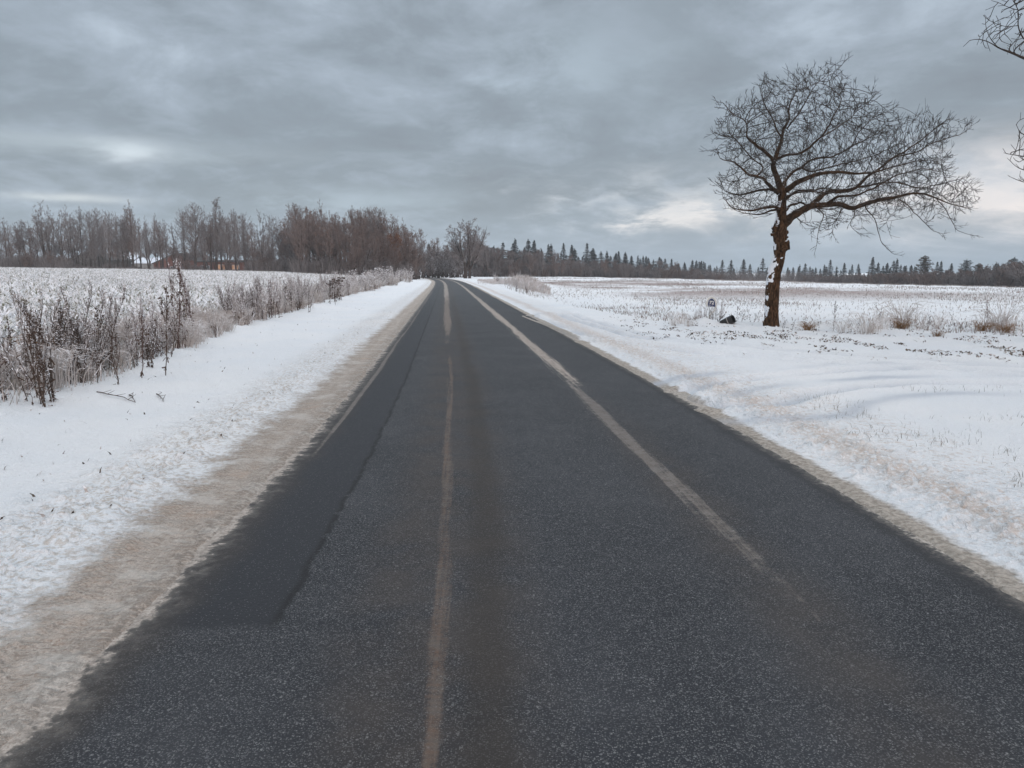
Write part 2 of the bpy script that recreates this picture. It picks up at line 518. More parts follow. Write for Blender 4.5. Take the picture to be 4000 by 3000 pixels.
# ------------------------------------------------------------------ materials
def ground_material():
    m, t, b = mat("snow_cover", SNOW, 0.85, 0.25)
    uv = t.node('ShaderNodeUVMap').outputs[0]
    s, v, _ = t.sep(uv)
    P = t.node('ShaderNodeTexCoord').outputs['Object']
    x, y, z = t.sep(P)
    nbig = t.noise(P, 0.35, 4, 0.6)
    nmid = t.noise(P, 3.0, 4, 0.6)
    nsm = t.noise(P, 22.0, 4, 0.65)
    ntin = t.noise(P, 110.0, 2, 0.6)
    col = t.mix(t.step(nbig, 0.35, 0.7), (0.815, 0.83, 0.85), (0.865, 0.865, 0.868))
    # stretched texture along the road for wheel-packed sand and snow
    sv = t.comb(t.m('MULTIPLY', s, 14.0), t.m('MULTIPLY', v, 0.8), 0.0)
    nst = t.noise(sv, 1.0, 5, 0.6)
    # left: sandy packed snow between asphalt and white verge
    sl = t.m('ADD', s, t.m('ADD', t.m('MULTIPLY', t.m('SUBTRACT', nmid, 0.5), 0.5), t.m('MULTIPLY', t.m('SUBTRACT', nsm, 0.5), 0.42)))
    lm = t.m('MULTIPLY', t.step(sl, -2.93, -2.62), t.step(s, 0.5, -0.5))
    dash = t.noise(t.comb(t.m('MULTIPLY', s, 11.0), t.m('MULTIPLY', v, 38.0), 0.0), 1.0, 4, 0.65)
    grit = t.noise(P, 75.0, 3, 0.7)
    sandc = t.mix(t.step(nst, 0.25, 0.75), (0.45, 0.380, 0.325), (0.54, 0.475, 0.42))
    sandc = t.mix(t.m('MULTIPLY', t.step(dash, 0.46, 0.66), 0.75), sandc, (0.30, 0.25, 0.21))
    sandc = t.mix(t.m('MULTIPLY', t.step(grit, 0.5, 0.66), 0.7), sandc, (0.27, 0.225, 0.19))
    sandc = t.mix(t.m('MULTIPLY', t.step(grit, 0.44, 0.32), 0.5), sandc, (0.74, 0.68, 0.62))
    sandc = t.mix(t.m('MULTIPLY', t.step(nmid, 0.55, 0.75), 0.3), sandc, (0.56, 0.38, 0.27))
    sandc = t.mix(t.m('MULTIPLY', t.step(nmid, 0.52, 0.36), 0.45), sandc, (0.68, 0.645, 0.60))
    sandc = t.mix(t.m('MULTIPLY', t.m('MULTIPLY', t.step(s, -2.46, -2.26), t.step(nsm, 0.40, 0.60)), 0.55), sandc, (0.20, 0.175, 0.15))
    tread_shade = t.m('MULTIPLY', t.m('SINE', t.m('MULTIPLY', t.m('ADD', v, t.m('MULTIPLY', t.m('ABSOLUTE', t.m('ADD', s, 2.66)), 0.8)), 170.0)), t.m('MULTIPLY', t.band(s, -2.76, -2.60, 0.03), t.step(nmid, 0.42, 0.58)))
    sandc = t.mix(t.m('MULTIPLY', t.step(tread_shade, 0.1, 0.9), 0.40), sandc, (0.25, 0.20, 0.165))  # shade of the tread grooves painted as darker bars
    col = t.mix(lm, col, sandc)
    # outer dusting of sand on the left verge
    dust = t.m('MULTIPLY', t.band(s, -3.6, -2.8, 0.3), t.step(nsm, 0.46, 0.62))
    col = t.mix(t.m('MULTIPLY', dust, 0.65), col, (0.50, 0.43, 0.36))
    # right: narrow grey-beige slush, white rim, then ploughed orange-brown crumbs
    sr = t.m('ADD', s, t.m('ADD', t.m('MULTIPLY', t.m('SUBTRACT', nmid, 0.5), 0.22), t.m('MULTIPLY', t.m('SUBTRACT', nsm, 0.5), 0.10)))
    rm = t.m('MULTIPLY', t.step(sr, 2.44, 2.34), t.step(s, -0.5, 0.5))
    col = t.mix(rm, col, t.mix(t.step(nsm, 0.35, 0.65), (0.30, 0.265, 0.225), (0.52, 0.46, 0.40)))
    rb = t.m('MULTIPLY', t.band(sr, 2.75, 3.15, 0.22), t.step(nsm, 0.34, 0.6))
    col = t.mix(t.m('MULTIPLY', rb, 0.7), col, (0.56, 0.45, 0.37))
    rc = t.m('MULTIPLY', t.band(sr, 2.45, 4.1, 0.35), t.step(t.noise(P, 14.0, 4, 0.7), 0.50, 0.66))
    col = t.mix(t.m('MULTIPLY', rc, 0.6), col, (0.60, 0.50, 0.43))
    # under the asphalt / at its very edge
    # bare reddish-brown soil showing in long smears on the right field
    ps = t.comb(t.m('MULTIPLY', x, 0.05), t.m('MULTIPLY', y, 0.045), 3.0)
    nf = t.noise(ps, 1.0, 5, 0.62, 0.3)
    q = t.m('ADD', t.m('MULTIPLY', x, 0.9), t.m('MULTIPLY', y, 0.25))
    reg = t.m('MULTIPLY', t.step(y, 36, 60), t.step(y, 150, 105))
    reg = t.m('MULTIPLY', reg, t.m('MULTIPLY', t.step(s, 9, 14), t.step(s, 44, 30)))
    soil = t.m('MULTIPLY', t.m('MULTIPLY', reg, t.step(nf, 0.38, 0.54)), t.step(t.noise(P, 2.6, 4, 0.7), 0.30, 0.50))
    col = t.mix(t.m('MULTIPLY', soil, 0.9), col, (0.27, 0.19, 0.165))
    # mottled stubble soil elsewhere on that field
    fld = t.m('MULTIPLY', t.step(s, 9, 13), t.step(y, 20, 32))
    mot = t.m('MULTIPLY', fld, t.step(t.noise(P, 1.6, 5, 0.75), 0.56, 0.68))
    col = t.mix(t.m('MULTIPLY', mot, 0.45), col, (0.42, 0.37, 0.35))
    # green-grey crop showing through on the left field
    fl = t.step(s, -9, -13)
    ml = t.m('MULTIPLY', fl, t.step(t.noise(P, 1.1, 5, 0.8), 0.48, 0.62))
    col = t.mix(t.m('MULTIPLY', ml, 0.35), col, (0.40, 0.41, 0.36))
    # packed grey snow of the entrance tracks, with rut shade painted in
    pack_shade = t.node('ShaderNodeAttribute', attribute_name='packed').outputs['Fac']
    col = t.mix(t.m('MULTIPLY', pack_shade, 0.95), col, (0.50, 0.535, 0.59))
    # specks of litter
    sp = t.m('MULTIPLY', t.step(t.noise(P, 48.0, 2, 0.5), 0.71, 0.76), t.step(t.m('ABSOLUTE', s), 2.6, 3.2))
    col = t.mix(t.m('MULTIPLY', sp, 0.55), col, (0.24, 0.19, 0.14))
    t.put(b.inputs['Base Color'], col)
    # relief: crumbly where ploughed, soft elsewhere, tread pattern in the packed sand
    tread = t.m('MULTIPLY', t.m('SINE', t.m('MULTIPLY', t.m('ADD', v, t.m('MULTIPLY', t.m('ABSOLUTE', t.m('ADD', s, 2.62)), 0.6)), 125.0)), t.m('MULTIPLY', t.band(s, -2.76, -2.5, 0.02), t.step(nmid, 0.42, 0.5)))
    crumb = t.m('SUBTRACT', 0.6, t.voronoi(t.vm('ADD', P, t.vm('MULTIPLY', t.noise(P, 9.0, 3, 0.6, out='Color'), (0.08, 0.08, 0.08))), 26.0, 'Distance'))
    cz = t.m('MAXIMUM', t.band(s, -3.9, -2.75, 0.2), t.band(s, 2.4, 4.0, 0.2))
    crumb = t.m('MULTIPLY', t.m('MULTIPLY', crumb, cz), t.step(nmid, 0.38, 0.62))
    h = t.m('ADD', t.m('MULTIPLY', nsm, 1.1), t.m('ADD', t.m('MULTIPLY', ntin, 0.35), t.m('MULTIPLY', crumb, 0.9)))
    h = t.m('ADD', h, t.m('MULTIPLY', nmid, 0.5))
    h = t.m('ADD', h, t.m('MULTIPLY', tread, 0.14))
    h = t.m('ADD', h, t.m('MULTIPLY', t.m('MULTIPLY', t.m('ADD', t.m('MULTIPLY', nst, 0.5), t.m('SUBTRACT', 0.6, dash)), lm), 0.7))
    t.put(b.inputs['Normal'], t.bump(h, 0.9, 0.055))
    return m


def road_material():
    m, t, b = mat("asphalt", (0.07, 0.07, 0.075), 0.75, 0.4)
    uv = t.node('ShaderNodeUVMap').outputs[0]
    s, v, _ = t.sep(uv)
    P = t.node('ShaderNodeTexCoord').outputs['Object']
    n05 = t.noise(P, 0.5, 4, 0.6)
    n2 = t.noise(P, 2.2, 4, 0.6)
    n9 = t.noise(P, 9.0, 4, 0.65)
    n40 = t.noise(P, 40.0, 3, 0.6)
    # chips: pale stones in dark binder
    vc = t.voronoi(P, 145.0, 'Color'); vd = t.voronoi(P, 145.0, 'Distance')
    pick = t.sep(vc)[0]
    chip = t.m('MULTIPLY', t.step(vd, 0.56, 0.34), t.step(pick, 0.12, 0.80))
    vc2 = t.voronoi(P, 62.0, 'Color'); vd2 = t.voronoi(P, 62.0, 'Distance')
    big = t.m('MULTIPLY', t.step(vd2, 0.42, 0.30), t.step(t.sep(vc2)[0], 0.86, 0.90))
    chip = t.m('MAXIMUM', chip, big)
    seam = t.m('ADD', s, t.m('ADD', 1.52, t.m('MULTIPLY', t.m('SUBTRACT', n2, 0.5), 0.10)))
    newer = t.m('MULTIPLY', t.step(seam, 0.015, -0.015), t.step(t.m('ADD', v, t.m('MULTIPLY', t.m('SUBTRACT', n2, 0.5), 0.25)), V0 + 3.25, V0 + 3.35))
    basec = t.mix(t.step(n05, 0.35, 0.65), (0.010, 0.012, 0.016), (0.020, 0.022, 0.027))
    chipc = t.mix(t.sep(vc)[1], (0.075, 0.078, 0.088), (0.27, 0.268, 0.262))
    col = t.mix(t.m('MULTIPLY', chip, 0.86), basec, chipc)
    col = t.mix(t.m('MULTIPLY', t.step(t.noise(P, 6.0, 4, 0.6), 0.45, 0.70), 0.25), col, (0.020, 0.021, 0.025))
    dk = t.mix(t.m('MULTIPLY', t.m('MULTIPLY', chip, t.step(pick, 0.90, 0.97)), 0.7), (0.014, 0.015, 0.019), (0.20, 0.20, 0.20))
    col = t.mix(t.m('MULTIPLY', t.step(n40, 0.42, 0.62), 0.30), col, (0.022, 0.022, 0.026))
    blot = t.step(t.noise(P, 1.1, 5, 0.7), 0.42, 0.68)
    col = t.mix(t.m('MULTIPLY', blot, 0.16), col, (0.10, 0.10, 0.105))
    col = t.mix(newer, col, dk)
    # dark line of the seam itself
    sl = t.m('MULTIPLY', t.band(seam, -0.014, 0.030, 0.016), t.m('MULTIPLY', t.step(v, V0 + 3.2, V0 + 3.4), t.step(n9, 0.32, 0.5)))
    col = t.mix(t.m('MULTIPLY', sl, 0.85), col, (0.006, 0.006, 0.007))
    # worn polish of the wheel path, brownish dirt film
    film = t.m('MULTIPLY', t.band(s, -1.15, -0.30, 0.2), t.step(n2, 0.25, 0.65))
    col = t.mix(t.m('MULTIPLY', film, 0.40), col, (0.060, 0.043, 0.031))
    filmr = t.m('MULTIPLY', t.m('MULTIPLY', t.band(t.m('ADD', s, t.m('MULTIPLY', t.m('SUBTRACT', n05, 0.5), 0.3)), 0.80, 1.22, 0.18), t.step(n2, 0.2, 0.65)), t.step(v, V0 + 12, V0 + 5))
    col = t.mix(t.m('MULTIPLY', filmr, 0.38), col, (0.062, 0.047, 0.036))
    dband = t.m('MULTIPLY', t.band(t.m('ADD', s, t.m('MULTIPLY', t.m('SUBTRACT', n05, 0.5), 0.12)), -0.60, -0.40, 0.07), t.step(v, V0 + 60, V0 + 14))
    col = t.mix(t.m('MULTIPLY', dband, 0.48), col, (0.028, 0.021, 0.015))
    # left rim brown wet dirt
    rim = t.m('MULTIPLY', t.step(t.m('ADD', s, t.m('MULTIPLY', t.m('SUBTRACT', n2, 0.5), 0.3)), -1.86, -2.1), 0.5)
    col = t.mix(rim, col, (0.042, 0.032, 0.025))
    rim2 = t.m('MULTIPLY', t.step(t.m('ADD', s, t.m('MULTIPLY', t.m('SUBTRACT', n9, 0.5), 0.2)), 1.98, 2.12), 0.75)
    col = t.mix(rim2, col, (0.020, 0.020, 0.022))
    # sand/snow streaks, dragged along the road
    st = t.noise(t.comb(t.m('MULTIPLY', s, 26.0), t.m('MULTIPLY', v, 0.55), 1.0), 1.0, 5, 0.62)
    st2 = t.noise(t.comb(t.m('MULTIPLY', s, 9.0), t.m('MULTIPLY', v, 0.16), 5.0), 1.0, 4, 0.6)
    w = t.m('MULTIPLY', t.m('SUBTRACT', t.noise(t.comb(0.0, t.m('MULTIPLY', v, 0.10), 0.0), 1.0, 2), 0.5), 0.10)
    sw = t.m('ADD', s, t.m('SUBTRACT', w, t.m('MULTIPLY', t.step(v, V0 + 7.5, V0 + 1.5), 0.13)))
    grain = t.m('ADD', t.m('MULTIPLY', st, 0.42), t.m('ADD', t.m('MULTIPLY', t.m('ADD', n40, n9), 0.22), t.m('MULTIPLY', st2, 0.34)))
    def streak(a, bb, wd, v0, v1, soft, amt, thr, col, c1, c2):
        zone = t.m('MULTIPLY', t.band(sw, a, bb, wd), t.step(v, V0 + v0 - soft, V0 + v0 + soft))
        zone = t.m('MULTIPLY', zone, t.step(v, V0 + v1 + soft * 2, V0 + v1))
        cov = t.step(t.m('ADD', grain, t.m('MULTIPLY', zone, 0.5)), thr, thr + 0.15)
        cov = t.m('MULTIPLY', t.m('MULTIPLY', cov, t.step(zone, 0.02, 0.25)), amt)
        return t.mix(cov, col, t.mix(t.step(n9, 0.35, 0.65), c1, c2)), cov
    sand1, sand2 = (0.33, 0.27, 0.225), (0.44, 0.385, 0.335)
    col, c1 = streak(0.90, 1.16, 0.22, 9.5, 400, 4.0, 0.84, 0.82, col, sand1, sand2)
    col, c1a = streak(0.84, 1.20, 0.16, 19, 400, 8, 0.55, 0.86, col, sand1, sand2)
    col, c1b = streak(0.88, 1.05, 0.16, 3.4, 9, 2.4, 0.30, 0.80, col, sand1, sand2)
    col, c2 = streak(-1.05, -0.70, 0.24, 42, 400, 20, 0.80, 0.78, col, sand1, sand2)
    col, c3 = streak(-1.00, -0.72, 0.20, 17.0, 44, 9, 0.50, 0.82, col, (0.24, 0.18, 0.14), sand1)
    col, c4 = streak(-0.87, -0.76, 0.10, 0.6, 13.5, 1.8, 0.50, 0.87, col, (0.19, 0.115, 0.075), (0.17, 0.135, 0.11))
    col, c5 = streak(-2.06, -1.98, 0.07, 6, 60, 3, 0.30, 0.86, col, sand1, sand2)
    # ragged border of asphalt and sandy packed snow: the same grain on both sides
    rg = t.m('ADD', t.m('MULTIPLY', t.m('SUBTRACT', n9, 0.5), 0.34), t.m('ADD', t.m('MULTIPLY', t.m('SUBTRACT', n40, 0.5), 0.16), t.m('MULTIPLY', t.m('SUBTRACT', n2, 0.5), 0.16)))
    edgeL = t.step(t.m('ADD', s, rg), -2.14, -2.20)
    edgeL2 = t.step(t.m('ADD', s, t.m('MULTIPLY', rg, 1.3)), -2.02, -2.22)
    slush = t.mix(t.step(n40, 0.35, 0.65), (0.10, 0.095, 0.09), (0.22, 0.195, 0.17))
    sandL = t.mix(st, (0.45, 0.380, 0.325), (0.54, 0.475, 0.42))
    dash = t.noise(t.comb(t.m('MULTIPLY', s, 11.0), t.m('MULTIPLY', v, 38.0), 0.0), 1.0, 4, 0.65)
    grit = t.noise(P, 75.0, 3, 0.7)
    sandL = t.mix(t.m('MULTIPLY', t.step(dash, 0.46, 0.66), 0.75), sandL, (0.30, 0.25, 0.21))
    sandL = t.mix(t.m('MULTIPLY', t.step(grit, 0.5, 0.66), 0.7), sandL, (0.27, 0.225, 0.19))
    sandL = t.mix(t.m('MULTIPLY', t.step(grit, 0.44, 0.32), 0.5), sandL, (0.74, 0.68, 0.62))
    sandL = t.mix(t.m('MULTIPLY', t.step(t.noise(P, 22.0, 4, 0.65), 0.40, 0.60), 0.55), sandL, (0.20, 0.175, 0.15))
    sandL = t.mix(0.12, sandL, (0.10, 0.09, 0.08))
    col = t.mix(t.m('MULTIPLY', edgeL2, 0.75), col, slush)
    col = t.mix(edgeL, col, sandL)
    rgr = t.m('MULTIPLY', rg, 0.65)
    edgeR = t.step(t.m('ADD', s, rgr), 2.20, 2.26)
    edgeR2 = t.step(t.m('ADD', s, rgr), 2.10, 2.24)
    col = t.mix(t.m('MULTIPLY', edgeR2, 0.6), col, slush)
    col = t.mix(edgeR, col, t.mix(t.step(n40, 0.35, 0.65), (0.27, 0.24, 0.205), (0.46, 0.41, 0.36)))
    # whole far part a touch paler
    far_pale = t.m('MULTIPLY', t.step(v, V0 + 8, V0 + 60), 0.20)
    col = t.mix(far_pale, col, (0.12, 0.13, 0.135))
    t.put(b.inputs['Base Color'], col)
    # tyre imprint bars in the brown streak
    bars = t.m('MULTIPLY', t.m('SINE', t.m('MULTIPLY', v, 150.0)), c4)
    h = t.m('ADD', t.m('MULTIPLY', chip, 0.8), t.m('MULTIPLY', n40, 0.5))
    h = t.m('ADD', h, t.m('MULTIPLY', bars, 0.7))
    h = t.m('ADD', h, t.m('MULTIPLY', t.m('ADD', c1, c2), 0.8))
    t.put(b.inputs['Normal'], t.bump(h, 0.7, 0.008))
    t.put(b.inputs['Roughness'], t.m('SUBTRACT', 0.80, t.m('MULTIPLY', newer, 0.12)))
    return m


V0 = float(np.interp(0.0, CY, _arc))
M_GROUND = ground_material()
M_ROAD = road_material()

# ------------------------------------------------------------------ land and road


def build_ground():
    # a fan of rings round the camera: fine where the ground is seen, coarse behind
    az = np.concatenate([np.radians(np.arange(-44, 44.01, 0.105)), np.radians(np.arange(47, 315, 4.0))])
    inner = np.array([0.25, 0.6, 1.0, 1.35, 1.6, 1.75])
    dy = np.arange(2500, 9, -3.0)
    D = H * F / dy
    D = D[D > 1.8]
    outer = D[-1] * 1.12 ** np.arange(1, 16)
    R = np.concatenate([inner, D, outer])
    na, nr = len(az), len(R)
    A, RR = np.meshgrid(az, R)
    X = RR * np.sin(A); Y = RR * np.cos(A)
    Z = ground_z(X, Y)
    V = np.stack([X, Y, Z], -1).reshape(-1, 3)
    V = np.vstack([V, [[0, 0, -0.05]]])
    i = np.arange(nr - 1)[:, None]; j = np.arange(na)[None, :]; j2 = (j + 1) % na
    Fq = np.stack([i * na + j, i * na + j2, (i + 1) * na + j2, (i + 1) * na + j], -1).reshape(-1, 4)[:, ::-1]
    c = len(V) - 1
    jj = np.arange(na)
    Ft = np.stack([np.full(na, c), (jj + 1) % na, jj], 1)
    s = lat(V[:, 0], V[:, 1]); v = np.interp(V[:, 1], CY, _arc)
    me = mk_mesh('ground', V, [Fq, Ft], M_GROUND, smooth=True, uv=np.stack([s, v], 1))
    rut = np.zeros(len(V))
    for P, offs, am in ((RUT, (-0.75, 0.75, 0.3, -1.3), 1.0), (RUT2, (-0.7, 0.7, 0.0, -1.5, 1.4), .8)):
        d = dist_poly(V[:, 0], V[:, 1], P) + 0.06 * fbm(V[:, 0], V[:, 1], 0.4, 2, 66)
        for q in offs: rut = np.maximum(rut, am * np.exp(-((d - q) / 0.15) ** 2))
    rut = rut * (V[:, 1] > 3) * (0.55 + 0.9 * fbm(V[:, 0], V[:, 1], 0.7, 3, 88)).clip(0, 1)
    at = me.attributes.new('packed', 'FLOAT', 'POINT'); at.data.foreach_set('value', rut.astype(np.float32))  # mask for packed snow and the painted rut shade
    o = link('ground', me)
    tag(o, kind='structure')
    # road sheet
    ys = np.concatenate([np.arange(-40, 0, 2.0), np.arange(0, 60, 0.5), np.arange(60, 330, 3.0)])
    us = np.linspace(-HW - 0.25, HW + 0.25, 13)
    sl = np.interp(ys, CY, _slope); nrm = np.sqrt(1 + sl ** 2)
    X = xc(ys)[:, None] + us[None, :] / nrm[:, None]
    Y = ys[:, None] - us[None, :] * (sl / nrm)[:, None]
    Z = -0.022 * (us[None, :] / HW) ** 2 + 0.012 + 0 * X
    V = np.stack([X, Y, Z], -1).reshape(-1, 3)
    k = len(us); n = len(ys)
    i = np.arange(n - 1)[:, None]; j = np.arange(k - 1)[None, :]
    Fq = np.stack([i * k + j, i * k + j + 1, (i + 1) * k + j + 1, (i + 1) * k + j], -1).reshape(-1, 4)
    uvv = np.stack([np.broadcast_to(us, (n, k)), np.broadcast_to(np.interp(ys, CY, _arc)[:, None], (n, k))], -1).reshape(-1, 2)
    o = link('road', mk_mesh('road', V, [Fq], M_ROAD, smooth=True, uv=uvv))
    tag(o, kind='structure')


build_ground()

# ------------------------------------------------------------------ the wind-bent oak
M_BARK = frost_mat('oak_bark', (0.026, 0.017, 0.011), (0.070, 0.043, 0.026), (0.72, 0.74, 0.78), 9.0, 0.55, 0.42, cover=0.5, obj_var=False)
M_TWIG = frost_mat('oak_twig', (0.028, 0.021, 0.017), (0.048, 0.038, 0.032), (0.55, 0.57, 0.60), 8.0, 0.55, 0.46, cover=0.5, obj_var=False)


def trunk_material():
    m, t, b = mat('oak_trunk_bark', (0.1, 0.06, 0.035), 0.9, 0.15)
    P = t.node('ShaderNodeTexCoord').outputs['Object']
    x, y, z = t.sep(P)
    st = t.comb(t.m('MULTIPLY', x, 26.0), t.m('MULTIPLY', y, 26.0), t.m('MULTIPLY', z, 7.0))
    n = t.noise(st, 1.0, 5, 0.65)
    n2 = t.noise(P, 4.0, 3, 0.6)
    c = t.mix(t.step(n, 0.40, 0.62), (0.014, 0.008, 0.005), (0.088, 0.049, 0.026))
    c = t.mix(t.m('MULTIPLY', t.step(n2, 0.5, 0.75), 0.4), c, (0.125, 0.072, 0.036))
    # snow blown against the left side, thinning towards the foot
    nx, ny, nz = t.sep(t.node('ShaderNodeNewGeometry').outputs['Normal'])
    pn = t.noise(P, 3.4, 4, 0.6)
    f = t.m('ADD', t.m('MULTIPLY', nx, -0.42), t.m('ADD', t.m('MULTIPLY', nz, 0.55), t.m('MULTIPLY', t.m('SUBTRACT', pn, 0.5), 1.7)))
    f = t.m('ADD', f, t.m('MULTIPLY', ny, -0.05))
    c = t.mix(t.step(f, 0.43, 0.48), c, (0.78, 0.80, 0.84))
    t.put(b.inputs['Base Color'], c)
    t.put(b.inputs['Normal'], t.bump(n, 0.9, 0.03))
    return m


M_TRUNK = trunk_material()


def tree_gps(nodes, parent, attr, di, dk, step, iters, up=0.06, inertia=0.35, jit=0.15, seed=1):
    """grow branches towards the free points of the crown"""
    rr = np.random.RandomState(seed)
    nodes = [np.array(p) for p in nodes]; parent = list(parent)
    dirs = [None] * len(nodes)
    for i in range(len(nodes)):
        p = parent[i]
        d = nodes[i] - nodes[p] if p >= 0 else np.array([0, 0, 1.0])
        dirs[i] = d / (np.linalg.norm(d) + 1e-9)
    attr = attr.copy(); born = [0] * len(nodes)
    nchild = {}
    for it in range(iters):
        if len(attr) == 0: break
        kd = kdtree.KDTree(len(nodes))
        for i, p in enumerate(nodes): kd.insert(p, i)
        kd.balance()
        acc = {}; keep = np.ones(len(attr), bool)
        for a in range(len(attr)):
            co, idx, dist = kd.find(attr[a])
            if dist < dk: keep[a] = False; continue
            if dist < di:
                v = (attr[a] - nodes[idx]) / dist
                if idx in acc: acc[idx] += v
                else: acc[idx] = v.copy()
        new = 0
        for idx, v in acc.items():
            n = np.linalg.norm(v)
            if n < 1e-3: continue
            if nchild.get(idx, 0) >= 3: continue
            d = v / n + dirs[idx] * inertia + np.array([0, 0, up]) + rr.normal(0, jit, 3)
            d /= np.linalg.norm(d)
            nodes.append(nodes[idx] + d * step); parent.append(idx); dirs.append(d)
            nchild[idx] = nchild.get(idx, 0) + 1; new += 1
        attr = attr[keep]
        if new == 0: break
    return np.array(nodes), np.array(parent), np.array(dirs)


def point_in_poly(P, poly):
    x, y = P[:, 0], P[:, 1]; inside = np.zeros(len(P), bool)
    n = len(poly)
    for i in range(n):
        x1, y1 = poly[i]; x2, y2 = poly[(i + 1) % n]
        c = ((y1 > y) != (y2 > y)) & (x < (x2 - x1) * (y - y1) / (y2 - y1 + 1e-12) + x1)
        inside ^= c
    return inside


def dist_to_poly_edge(P, poly):
    best = np.full(len(P), 1e9)
    n = len(poly)
    for i in range(n):
        ax, ay = poly[i]; bx, by = poly[(i + 1) % n]
        dx, dy = bx - ax, by - ay
        t = np.clip(((P[:, 0] - ax) * dx + (P[:, 1] - ay) * dy) / (dx * dx + dy * dy + 1e-9), 0, 1)
        best = np.minimum(best, np.hypot(P[:, 0] - ax - t * dx, P[:, 1] - ay - t * dy))
    return best


